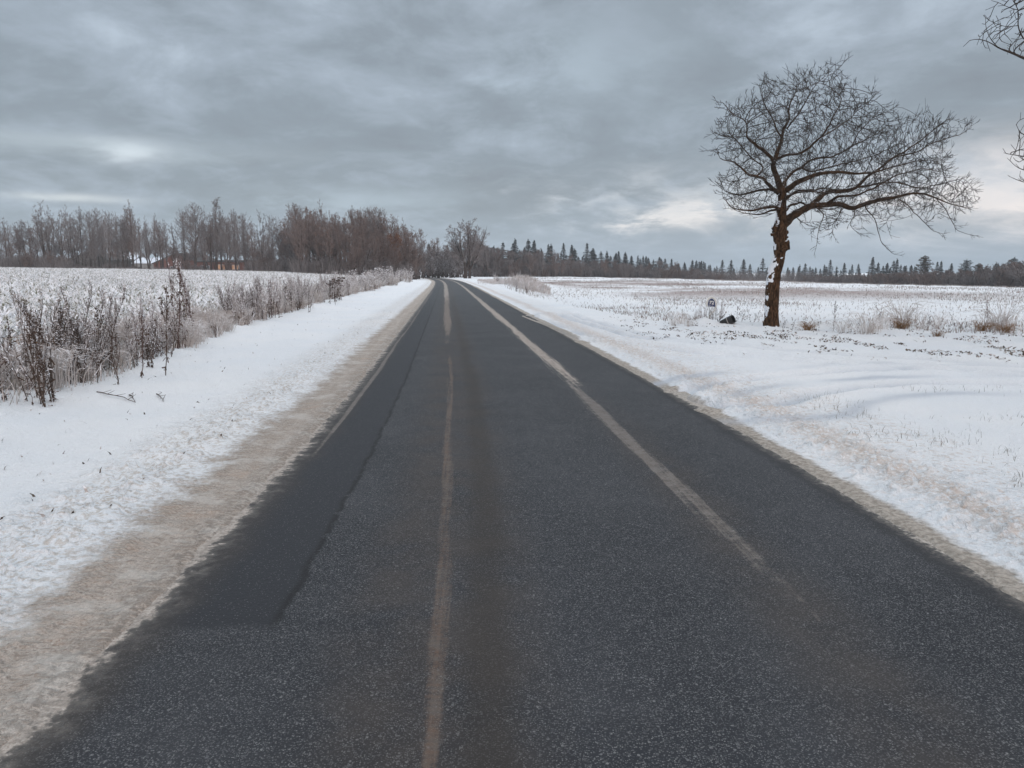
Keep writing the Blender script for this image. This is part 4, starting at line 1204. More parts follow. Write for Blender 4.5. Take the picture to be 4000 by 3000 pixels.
    # understorey: lower trees between the trunks
    for px in np.arange(-190, 1180, 42):
        if 380 < px < 640 or 830 < px < 990:
            if rr.rand() < .6: continue
        put(grey[rr.randint(len(grey))] if rr.rand() < .6 else brown[rr.randint(3)], px + rr.uniform(-8, 8), rr.uniform(175, 205), rr.uniform(885, 960), 14.0, 'lower bare tree between the tall trunks of the left wood', 'lower trees inside the left wood', wide=rr.uniform(1.3, 1.9))
    # scrub under the trees
    for px in np.arange(-180, 1640, 15):
        D = rr.uniform(160, 172) if px < 1150 else rr.uniform(140, 160)
        if 290 < px < 430 or 450 < px < 720 or 800 < px < 970:
            if rr.rand() < 0.9: continue
        yt = rr.uniform(975, 1020) if px < 330 or px > 980 else rr.uniform(1005, 1032)
        put(bush[rr.randint(3)], px + rr.uniform(-9, 9), D, yt, 5.4, 'leafless shrub in the scrub at the foot of the wood', 'shrubs at the foot of the wood', 'shrub', wide=rr.uniform(1.0, 1.6))
    # rime-grey bushes where the road disappears
    rb = [tp(140, 5.5, 'bush', mt=M_WT3, name='rimed_bush', min_r=0.014, dens=1.3), tp(141, 5.5, 'bush', mt=M_WT3, name='rimed_bush', min_r=0.014, dens=1.3)]
    for k, (px, D, yt, w) in enumerate([(1665, 196, 985, 1.3), (1700, 205, 965, 1.5), (1740, 205, 958, 1.5), (1775, 200, 960, 1.4), (1720, 190, 1000, 1.4), (1765, 188, 1005, 1.3), (1800, 196, 985, 1.2), (1683, 186, 1015, 1.1)]):
        put(rb[k % 2], px, D, yt, 5.0, 'round frost-grey bush in the bend where the road disappears', 'frosty bushes in the road bend', 'bush', wide=w * 0.95)
    for px, yt in ((1690, 930), (1720, 945), (1660, 905), (1745, 950)):
        put(brown[rr.randint(3)], px, 230, yt + rr.uniform(-5, 10), 13.6, 'distant brown bare tree rising behind the frosty bushes', 'distant trees behind the frosty bushes', wide=1.1)
    # the lone twin-stemmed tree beside the road
    a, b = branch_tree(150, 14.5, 'fan', r0=0.34, min_r=0.014, dens=1.1)
    t = proto('roadside_tree', [('trunk', a, [M_WB]), ('crown', b, [M_WT])])
    x, y = (1828 - 2000) / F * 172, 172.0
    place(t, (x, y, -0.1), 0.6, (1.28, 1.28, 0.98), 'big bare tree with twin trunks and fan-shaped crown standing alone beside the road bend', 'tree')


build_left_wood()


# ------------------------------------------------------------------ conifers
M_NEEDLE = frost_mat('spruce_needles', (0.022, 0.034, 0.034), (0.048, 0.068, 0.064), (0.55, 0.59, 0.65), 1.2, 0.42, 0.36, cover=0.52)
M_NEEDLE_B = frost_mat('pine_needles_brown', (0.045, 0.038, 0.028), (0.085, 0.070, 0.05), (0.45, 0.45, 0.47), 1.2, 0.4, 0.45, cover=0.45)


def conifer(seed, h=12.0, R=2.4, kind='spruce'):
    rr = np.random.RandomState(seed)
    tr = MB(); cr = MB()
    tr.tube([(0, 0, -0.3), (0.02 * h * rr.normal() * .3, 0, h * .5), (0, 0, h)], [0.17, 0.10, 0.02], 6, 0)
    C = []; U = []; W = []
    z = 0.06 * h
    while z < h * 0.985:
        f = z / h
        env = {'spruce': (1 - f) ** 1.0, 'pine': max(0.12, math.sin(min(1, (f - 0.25) / 0.75 if f > .25 else .12) * math.pi * 0.9) * 0.9), 'thin': (1 - f) ** 0.7 * 0.75, 'ragged': (1 - f) ** 0.95}[kind]
        nb = rr.randint(5, 9)
        a0 = rr.uniform(0, 6.28)
        for b in range(nb):
            if kind == 'ragged' and rr.rand() < 0.3: continue
            a = a0 + b * 6.283 / nb + rr.normal(0, 0.25)
            L = max(0.12, R * env * rr.uniform(0.55, 1.15))
            m = max(2, int(L / 0.26))
            t = (np.arange(m) + 0.6) / m
            rise = (0.25 * f + 0.02) * L
            pz = z + rise * t - (0.42 - 0.3 * f) * L * t ** 1.7 + (0.12 * L * t ** 4)
            px = np.cos(a) * L * t; py = np.sin(a) * L * t
            base = np.stack([px, py, pz], 1)
            cr.segs([(0, 0, z)], [base[-1]], 0.025, 0.01, 3, 1)
            for q in range(4):
                c = base + rr.normal(0, 0.07, base.shape) * [1, 1, .5]
                dirn = np.stack([np.cos(a + rr.normal(0, .6, m)), np.sin(a + rr.normal(0, .6, m)), rr.normal(-0.28, .25, m)], 1)
                sidev = np.stack([-np.sin(a) + rr.normal(0, .3, m), np.cos(a) + rr.normal(0, .3, m), rr.normal(-.1, .5, m)], 1)
                C.append(c); U.append(dirn * (0.22 * rr.uniform(.6, 1.2, m))[:, None]); W.append(sidev * (0.11 * rr.uniform(.6, 1.3, m))[:, None])
        z += h * rr.uniform(0.026, 0.042)
    # leader
    c = np.stack([rr.normal(0, .04, 14), rr.normal(0, .04, 14), np.linspace(h * .93, h * 1.03, 14)], 1)
    C.append(c); U.append(rr.normal(0, .1, (14, 3))); W.append(rr.normal(0, .08, (14, 3)))
    cr.quads(np.concatenate(C), np.concatenate(U), np.concatenate(W), 0)
    return tr, cr


def build_right_wood():
    rr = np.random.RandomState(8)
    def cp(seed, kind, R=2.4, m=M_NEEDLE, name='spruce_tree'):
        a, b = conifer(seed, 12, R, kind)
        return proto(name, [('trunk', a, [M_WB]), ('crown', b, [m, M_WB])])
    spr = [cp(201, 'spruce', 3.1), cp(202, 'spruce', 2.8), cp(203, 'thin', 2.9), cp(204, 'ragged', 3.4), cp(205, 'ragged', 3.0), cp(206, 'spruce', 3.5)]
    pine = [cp(210, 'pine', 2.6, M_NEEDLE_B, 'pine_tree'), cp(211, 'pine', 2.8, M_NEEDLE, 'pine_tree')]
    bare = [tp(301, 9, 'twin', mt=M_WT, dens=1.15), tp(302, 9, 'broom', mt=M_WT2, dens=1.15), tp(303, 9, 'broom', mt=M_WT, dens=1.15)]
    bush = [tp(311, 5, 'bush', mt=M_WT, name='bare_shrub', min_r=0.017, dens=1.3), tp(312, 5, 'bush', mt=M_WT2, name='bare_shrub', min_r=0.017, dens=1.3), tp(313, 5, 'bush', mt=M_WT, name='bare_shrub', min_r=0.017, dens=1.2)]
    # distance of the wood along the picture
    DX = [1850, 2050, 2300, 2600, 2800, 3000, 3200, 3600, 4000, 4400]
    DD = [235, 232, 246, 236, 228, 235, 225, 190, 165, 150]
    def dist(px): return np.interp(px, DX, DD)
    HX = [1850, 1950, 2050, 2300, 2600, 2780, 3000, 3200, 3500, 3800, 4000, 4300]
    HORI = [1078, 1080, 1082, 1081, 1087, 1090, 1093, 1097, 1107, 1117, 1122, 1134]
    def put(pr, px, D, ytop, hp, label, group=None, cat='tree', wide=1.0):
        x = (px - 2000) / F * D
        z = float(zbase(x, D)) - 0.2
        ht = (1060 - ytop) / F * D + H - z
        sc = ht / hp
        return place(pr, (x, D, z), rr.uniform(0, 6.28), (sc * wide, sc * wide, sc), label, cat, group)
    # spruces with their crown tops measured in the photograph
    named = [
        (2005, 955, 0, 'tall snowy spruce left of the dark spruces behind the roadside mound'),
        (2012, 938, 1, None), (1965, 948, 3, None), (1930, 965, 1, None),
        (2062, 940, 5, 'darkest broad spruce over the pale grassy mound, highest of the spruces near the road'),
        (2085, 945, 2, 'narrow spruce touching the dark broad one over the grassy mound'),
        (2140, 960, 0, 'single full spruce right of the spruces over the grassy mound'),
        (1750, 962, 2, None), (1680, 955, 2, None), (1700, 965, 0, None), (1715, 970, 1, None),
        (2150, 958, 1, None), (2198, 955, 4, None), (2230, 962, 2, None), (2288, 955, 0, 'pointed spruce standing clear above the middle of the grey trees'),
        (2312, 975, 2, None), (2365, 985, 1, None), (2400, 992, 2, None), (2410, 985, 4, None), (2436, 988, 1, None), (2460, 1003, 2, None), (2485, 1002, 0, None), (2505, 1003, 1, None), (2525, 1010, 2, None),
        (2545, 1016, 3, None), (2575, 1015, 0, None), (2590, 1012, 4, None), (2615, 1013, 1, None), (2640, 1028, 2, None), (2665, 1026, 0, None), (2695, 1018, 4, None), (2710, 1020, 5, None), (2730, 1022, 2, None), (2745, 1030, 0, None), (2765, 1035, 1, None),
        (2790, 1040, 3, None), (2811, 1018, 4, 'dark spruce beside a gap in the far tree line, left of the oak'),
        (2845, 1017, 5, 'wide-branched spruce in the far tree line between the number sign and the oak'),
        (2893, 1015, 2, 'slender open spruce in the far tree line just left of the oak trunk'),
        (2918, 1033, 2, None), (2967, 1010, 4, 'tallest ragged spruce in the far tree line touching the oak trunk'), (2950, 1045, 0, None), (2985, 1045, 1, None),
        (3065, 1048, 0, None), (3085, 1045, 2, None), (3110, 1035, 1, None), (3131, 1030, 5, None), (3150, 1042, 3, None), (3172, 1045, 1, None), (3190, 1050, 2, None),
        (3205, 1036, 1, None), (3227, 1018, 0, 'pointed spruce on the far tree line right of the oak trunk, taller than its neighbours'),
        (3253, 1041, 3, None), (3282, 1030, 2, None), (3312, 1035, 1, None), (3336, 1032, 4, None),
        (3390, 1008, 2, 'thin spindly spruce sticking up above the grey scrub of the right tree line'),
        (3412, 1028, 5, None), (3432, 1040, 0, None), (3447, 1030, 2, None), (3472, 1020, 4, None), (3484, 1014, 1, None), (3500, 1035, 3, None), (3520, 1040, 0, None), (3540, 1038, 2, None),
        (3640, 1025, 0, None), (3655, 1022, 1, None), (3695, 1032, 2, None), (3865, 1030, 2, None), (3875, 1030, 1, None), (3560, 1045, 0, None), (3600, 1045, 3, None),
    ]
    gl = 'snow-dusted dark spruce in the tree line beyond the right field'
    gg = 'spruces in the tree line beyond the right field'
    for px, yt, k, lab in named:
        D = dist(px) + rr.uniform(0, 14)
        put(spr[k], px, D, yt, 12.2, lab or gl, None if lab else gg, wide=rr.uniform(1.35, 1.8) if px < 2700 else rr.uniform(1.2, 1.75))
    # second rank, darker mass behind
    for px in np.arange(1850, 3560, 17):
        yt = np.interp(px, [1850, 2100, 2300, 2500, 2700, 2900, 3100, 3300, 3560], [972, 972, 988, 1012, 1028, 1056, 1052, 1050, 1050])
        put(spr[rr.randint(6)], px + rr.uniform(-10, 10), dist(px) + rr.uniform(16, 30), yt + rr.uniform(-10, 24), 12.2, gl, gg, wide=rr.uniform(1.2, 2.3))
    # pines
    for px, yt, k, lab in ((3590, 1007, 0, 'full rounded brownish pine standing out of the scrub of the right tree line'), (3752, 1022, 1, 'broad flat-topped dark pine alone above the scrub toward the photo edge'),
                           (3800, 1036, 0, 'small pale pine next to the broad flat-topped pine'), (3936, 1015, 1, 'little round pine poking out of brown scrub near the photo edge')):
        put(pine[k], px, dist(px) + 4, yt, 11.6, lab, wide=1.1)
    for px, yt in ((1880, 960), (1855, 952), (1900, 975), (1790, 965), (1770, 985), (2000, 985)):
        put(pine[0], px, 240, yt, 11.6, 'brownish pine behind the lone roadside tree', 'pines behind the roadside tree', wide=1.2)
    # leafless trees in front of the spruces
    bx = [1860, 2000, 2200, 2300, 2500, 2600, 2700, 2790]
    bt = [970, 988, 1008, 1022, 1032, 1042, 1056, 1068]
    for px in np.arange(1870, 2800, 11):
        yt = np.interp(px, bx, bt) + rr.uniform(-12, 36)
        put(bare[rr.randint(3)], px + rr.uniform(-6, 6), dist(px) - rr.uniform(4, 16), yt, 8.4, 'leafless grey-brown tree in front of the spruces beyond the right field', 'leafless trees before the spruces', wide=rr.uniform(1.1, 1.5))
    # scrub hedge
    sx = [1850, 2300, 2700, 2800, 2950, 3100, 3200, 3400, 3600, 3800, 3900, 4000, 4300]
    st_ = [1035, 1040, 1056, 1072, 1085, 1085, 1070, 1062, 1056, 1048, 1030, 1012, 995]
    for px in np.arange(1860, 4200, 15):
        yt = np.interp(px, sx, st_) + rr.uniform(-4, 12)
        if 2820 < px < 3130 and rr.rand() < 0.5: continue
        put(bush[rr.randint(3)], px + rr.uniform(-8, 8), dist(px) - rr.uniform(6, 18), yt, 4.6, 'leafless shrub in the scrub edging the right field', 'shrubs edging the right field', 'shrub', wide=rr.uniform(1.0, 1.5))
    for px in np.arange(3180, 4220, 13):
        yt = np.interp(px, sx, st_) + rr.uniform(6, 34)
        put(bush[rr.randint(3)], px + rr.uniform(-8, 8), dist(px) - rr.uniform(14, 24), yt, 4.6, 'leafless shrub in the scrub edging the right field', 'shrubs edging the right field', 'shrub', wide=rr.uniform(1.1, 1.6))


build_right_wood()


# ------------------------------------------------------------------ the tree standing just outside on the right
def build_edge_tree():
    D0 = 16.0
    rr = np.random.RandomState(3)
    def w(px, py, dd=0): return ray_at(px, py, D0 + dd)
    base = w(4520, 1380)
    origin = np.array([base[0], D0, float(ground_z(base[0], D0)) - 0.05])
    root = empty('bare_tree', tuple(origin))
    tag(root, 'dark bare tree reaching in from the right edge, trunk out of view', 'tree')
    limbs = [
        [(4520, 1400, 0, .2), (4510, 1100, 0, .17), (4500, 800, 0, .15), (4490, 500, 0, .12), (4470, 250, 0, .10), (4440, 0, 0, .07), (4450, -250, 0, .04), (4440, -450, 0, .015)],
        [(4480, 400, 0, .06), (4300, 310, -.4, .045), (4130, 260, -.7, .034), (4000, 228, -.9, .026), (3950, 205, -1, .020), (3900, 188, -1, .013), (3868, 165, -1, .009), (3820, 150, -1, .007), (3788, 158, -1, .005)],
        [(3900, 188, -1, .011), (3875, 160, -.9, .008), (3855, 130, -.9, .006), (3850, 95, -.9, .004)],
        [(4130, 260, -.7, .02), (4060, 170, -.4, .016), (4000, 160, -.3, .013), (3975, 105, -.3, .011), (3980, 40, -.3, .008), (3950, -10, -.3, .006)],
        [(3975, 100, -.3, .008), (3930, 105, -.5, .006), (3880, 90, -.6, .005), (3850, 70, -.6, .004)],
        [(3980, 40, -.3, .008), (3940, 30, -.4, .006), (3900, 10, -.4, .005)],
        [(4490, 700, 0, .05), (4300, 620, .3, .03), (4130, 560, .5, .02), (4030, 540, .5, .012), (3985, 520, .5, .007), (3970, 488, .5, .004)],
        [(4490, 760, 0, .05), (4300, 690, -.3, .03), (4120, 640, -.5, .018), (4010, 612, -.5, .01), (3960, 605, -.5, .007), (3930, 600, -.5, .004)],
        [(4490, 820, 0, .05), (4280, 760, .2, .025), (4100, 690, .3, .014), (4000, 665, .3, .009), (3965, 650, .3, .006), (3945, 626, .3, .004)],
        [(4490, 860, 0, .04), (4280, 790, -.2, .02), (4100, 730, -.3, .012), (4000, 712, -.3, .008), (3965, 700, -.3, .006), (3945, 690, -.3, .004)],
        [(4470, 250, 0, .05), (4300, 60, .3, .03), (4150, -60, .5, .02), (4050, -150, .5, .012)],
        [(4460, 200, 0, .05), (4650, 60, 0, .03), (4800, 0, 0, .02)], [(4490, 500, 0, .06), (4700, 420, 0, .03), (4850, 380, 0, .02)],
        [(4490, 700, 0, .05), (4700, 640, .4, .02), (4850, 620, .4, .01)],
    ]
    nodes = []; parent = []; tubes = []; rad0 = []
    step = 0.09
    for L in limbs:
        P = np.array([w(a, b, c) for a, b, c, r in L]) - origin; R = np.array([r for *_, r in L])
        seg = np.concatenate([[0], np.cumsum(np.linalg.norm(np.diff(P, axis=0), axis=1))])
        m = max(4, int(seg[-1] / step)); u = np.linspace(0, seg[-1], m)
        Q = np.stack([np.interp(u, seg, P[:, k]) for k in range(3)], 1)
        Q[1:-1] = (Q[:-2] + 2 * Q[1:-1] + Q[2:]) / 4
        Rq = np.interp(u, seg, R); tubes.append((Q, Rq))
        par = -1 if not nodes else int(np.argmin(np.linalg.norm(np.array(nodes) - Q[0], axis=1)))
        for q, r_ in zip(Q, Rq):
            nodes.append(q); parent.append(par); rad0.append(r_); par = len(nodes) - 1
    out1 = np.array([(3790, 150), (3860, 85), (3880, 10), (3930, -60), (4200, -500), (4800, -450), (4950, 200), (4900, 900), (4300, 900), (4100, 760), (3960, 715), (3940, 680), (3960, 640), (3930, 600), (3970, 480), (4060, 430), (4080, 330), (3990, 260), (3930, 255), (3900, 215), (3830, 205)], float)
    C = np.stack([rr.uniform(3780, 4950, 5000), rr.uniform(-500, 900, 5000)], 1)
    C = C[point_in_poly(C, out1)][:2300]
    dep = rr.uniform(-1, 1, len(C)) * np.clip(dist_to_poly_edge(C, out1) / 200, 0.1, 1) * 1.8 - 0.3
    attr = np.array([w(a, b, d) for (a, b), d in zip(C, dep)]) - origin
    N, Pn, Dn = tree_gps(nodes, parent, attr, 0.9, 0.17, step, 60, up=0.06, seed=9)
    n0 = len(nodes); n = len(N)
    tr = MB(); cr = MB()
    tr.tube(tubes[0][0], tubes[0][1], 16, 0, True, .08, 5)
    for Q, Rq in tubes[1:]: cr.tube(Q, np.maximum(Rq, .004), 6, 0, True, .1, 3)
    acc = np.zeros(n); r = np.zeros(n)
    for i in range(n - 1, -1, -1):
        if acc[i] == 0: acc[i] = 0.0045 ** 2.3
        r[i] = min(acc[i] ** (1 / 2.3) * 1.35, 0.026)
        if Pn[i] >= 0: acc[Pn[i]] += acc[i]
    idx = np.arange(n0, n)
    cr.segs(N[Pn[idx]], N[idx], r[idx] * 1.1, r[idx], 4, 0)
    kids = np.bincount(Pn[Pn >= 0], minlength=n); tips = np.where((kids == 0) | (rr.rand(n) < .40))[0]
    d = Dn[tips] + rr.normal(0, .45, (len(tips), 3)); d[:, 2] += .3; d /= np.linalg.norm(d, axis=1, keepdims=True)
    L = rr.uniform(.05, .2, len(tips))[:, None]
    cr.segs(N[tips], N[tips] + d * L, .0058, .0044, 3, 0)
    link('trunk', tr.mesh('edge_tree_trunk', [M_TRUNK], True), root)
    link('crown', cr.mesh('edge_tree_crown', [M_TWIG], True), root)


build_edge_tree()


# ------------------------------------------------------------------ farm buildings behind the wood
def wall_mat(name, c1, c2, sc=1.0):
    m, t, b = mat(name, c1, 0.9, 0.2)
    P = t.node('ShaderNodeTexCoord').outputs['Object']
    br = t.node('ShaderNodeTexBrick')
    t.put(br.inputs['Vector'], t.comb(t.sep(P)[0], t.sep(P)[2], 0.0))
    br.inputs['Color1'].default_value = (*c1, 1); br.inputs['Color2'].default_value = (*c2, 1)
    br.inputs['Mortar'].default_value = (*[v * 0.7 + .05 for v in c1], 1); br.inputs['Scale'].default_value = 4.0
    t.put(b.inputs['Base Color'], t.mix(t.step(t.noise(P, 0.8, 3), .4, .7), br.outputs[0], c2))
    return m


M_BRICK = wall_mat('red_brick', (0.17, 0.065, 0.045), (0.12, 0.05, 0.038))
M_PALEWALL = wall_mat('grey_wall', (0.22, 0.21, 0.20), (0.28, 0.27, 0.26))
M_DARKWALL = wall_mat('dark_boards', (0.060, 0.050, 0.045), (0.085, 0.07, 0.06))
M_ROOFSNOW, _t, _b = mat('snowy_roof', (0.7, 0.73, 0.78), 0.9, .2)
_P = _t.node('ShaderNodeTexCoord').outputs['Object']
_t.put(_b.inputs['Base Color'], _t.mix(_t.step(_t.noise(_P, 0.7, 4, .6), .58, .66), (0.66, 0.70, 0.76), (0.30, 0.29, 0.29)))
M_ROOFDARK = mat('dark_roof', (0.05, 0.045, 0.042), .8, .3)[0]
M_FRAME = mat('window_frame_white', (0.6, 0.6, 0.58), .6, .3)[0]
M_SUNSET_PANE, _t, _b = mat('window_glow', (0.5, 0.25, 0.12), .2, .5)
_b.inputs['Emission Color'].default_value = (1.0, 0.45, 0.22, 1); _b.inputs['Emission Strength'].default_value = 0.10  # emission stands in for the sunset reflected in the panes
M_GLASS = mat('window_glass_dark', (0.03, 0.035, 0.04), .08, .5)[0]


def building(name, px0, px1, D, depth, y_eave, y_ridge, wallm, roofm, label, gable_front=False, windows=(), chimney=None):
    x0 = (px0 - 2000) / F * D; x1 = (px1 - 2000) / F * D
    zb = float(zbase((x0 + x1) / 2, D)) - 0.4
    ze = (1060 - y_eave) / F * D + H - zb; zr = (1060 - y_ridge) / F * D + H - zb
    root = empty(name, ((x0 + x1) / 2, D, zb))
    tag(root, label, 'building')
    w = (x1 - x0) / 2
    mb = MB(); rb = MB(); ov = 0.35
    if gable_front:
        V = [(-w, 0, 0), (w, 0, 0), (w, 0, ze), (0, 0, zr), (-w, 0, ze)]
        V += [(a, depth, c) for a, b, c in V]
        mb.add(V, [(0, 1, 2, 4)]); mb.add(V, [(5, 9, 7, 6)]); mb.add(V, [(0, 4, 9, 5)]); mb.add(V, [(1, 6, 7, 2)])
        mb.add(V, np.array([[4, 2, 3]])); mb.add(V, np.array([[9, 8, 7]]))
        sl = (zr - ze) / w
        for sg in (-1, 1):
            a = np.array([(0, -ov, zr + .02), (sg * (w + ov), -ov, ze - sl * ov + .02), (sg * (w + ov), depth + ov, ze - sl * ov + .02), (0, depth + ov, zr + .02)])
            b = a + [0, 0, .22]
            rb.add(np.vstack([a, b]), [(0, 1, 2, 3), (4, 7, 6, 5), (0, 4, 5, 1), (1, 5, 6, 2), (2, 6, 7, 3), (3, 7, 4, 0)])
    else:
        V = [(-w, 0, 0), (-w, depth, 0), (-w, depth, ze), (-w, depth / 2, zr), (-w, 0, ze)]
        V += [(w, b, c) for a, b, c in V]
        mb.add(V, [(0, 4, 9, 5)]); mb.add(V, [(1, 6, 7, 2)]); mb.add(V, [(0, 1, 2, 4)]); mb.add(V, [(5, 9, 7, 6)])
        mb.add(V, np.array([[4, 2, 3]])); mb.add(V, np.array([[9, 8, 7]]))
        sl = (zr - ze) / (depth / 2)
        for y0, y1 in ((-ov, depth / 2), (depth + ov, depth / 2)):
            z0 = ze - sl * ov + .02
            a = np.array([(-w - ov, y0, z0), (w + ov, y0, z0), (w + ov, y1, zr + .02), (-w - ov, y1, zr + .02)])
            b = a + [0, 0, .2]
            rb.add(np.vstack([a, b]), [(0, 1, 2, 3), (4, 7, 6, 5), (0, 4, 5, 1), (1, 5, 6, 2), (2, 6, 7, 3), (3, 7, 4, 0)])
    link('wall', mb.mesh(name + '_wall', [wallm]), root)
    ro = link('roof', rb.mesh(name + '_roof', [roofm]), root)
    if chimney:
        c = MB(); cx = (chimney - 2000) / F * D - (x0 + x1) / 2
        c.box(cx - .45, cx + .45, depth / 2 - .4, depth / 2 + .4, zr - .6, zr + 1.6); c.box(cx - .52, cx + .52, depth / 2 - .47, depth / 2 + .47, zr + 1.602, zr + 1.75)
        link('chimney', c.mesh('chimney', [M_BRICK]), ro)
    for wx, wz, ww, wh, sunset in windows:
        f = MB(); xx = (wx - 2000) / F * D - (x0 + x1) / 2
        f.box(xx - ww / 2 - .07, xx + ww / 2 + .07, -.06, -.003, wz - .07, wz + wh + .07)
        fo = link('window', f.mesh('window', [M_FRAME]), root)
        g = MB(); g.box(xx - ww / 2, xx - .03, -.09, -.063, wz, wz + wh); g.box(xx + .03, xx + ww / 2, -.09, -.063, wz, wz + wh)
        link('pane', g.mesh('pane', [M_SUNSET_PANE if sunset else M_GLASS]), fo)
    return root


building('barn', 285, 440, 222, 16, 1018, 990, M_DARKWALL, M_ROOFDARK, 'dark barn gable with low curved roofline behind the far left trees', True)
building('shed', 385, 535, 245, 14, 1022, 990, M_PALEWALL, M_ROOFSNOW, 'long shed with white snowy roof between the dark barn and the brick barn', False, [(470, 1.0, 1.6, 1.0, False)])
building('outbuilding', 540, 636, 232, 10, 1029, 1009, M_PALEWALL, M_ROOFSNOW, 'low pale outbuilding with snow-covered roof beside the brick barn', False, [(565, .9, 1.0, .9, False), (600, .9, 1.0, .9, False)])
building('barn', 618, 800, 226, 20, 1030, 992, M_BRICK, M_ROOFDARK, 'red brick barn with broad gable facing the field behind the trees', True, [(690, .6, 1.2, 1.2, False)])
building('farm_house', 790, 966, 214, 9, 1024, 1018, M_BRICK, M_ROOFDARK, 'long low brick farm house with sunset reflection painted orange in its windows behind slim trees', False,
         [(805, 1.0, .8, 1.1, False), (828, 1.0, .8, 1.1, False), (869, 1.0, .8, 1.4, True), (888, 1.0, .7, 1.4, True), (907, 1.1, .6, 1.2, True), (925, 1.1, .7, 1.2, True), (943, 1.1, .5, 1.2, True)], chimney=792)

# ------------------------------------------------------------------ sign, fallen tube, rod
M_SIGNWHITE = mat('cream_enamel', (0.78, 0.74, 0.68), .45, .5)[0]
M_SIGNBLUE, _t, _b = mat('blue_enamel', (0.006, 0.022, 0.11), .45, .3)
M_DIGIT = mat('digit_white', (0.8, 0.78, 0.75), .5, .4)[0]
M_BLACK = mat('black_plastic', (0.012, 0.012, 0.013), .45, .5)[0]
M_STRAP = mat('grey_strap', (0.30, 0.29, 0.28), .5, .4)[0]


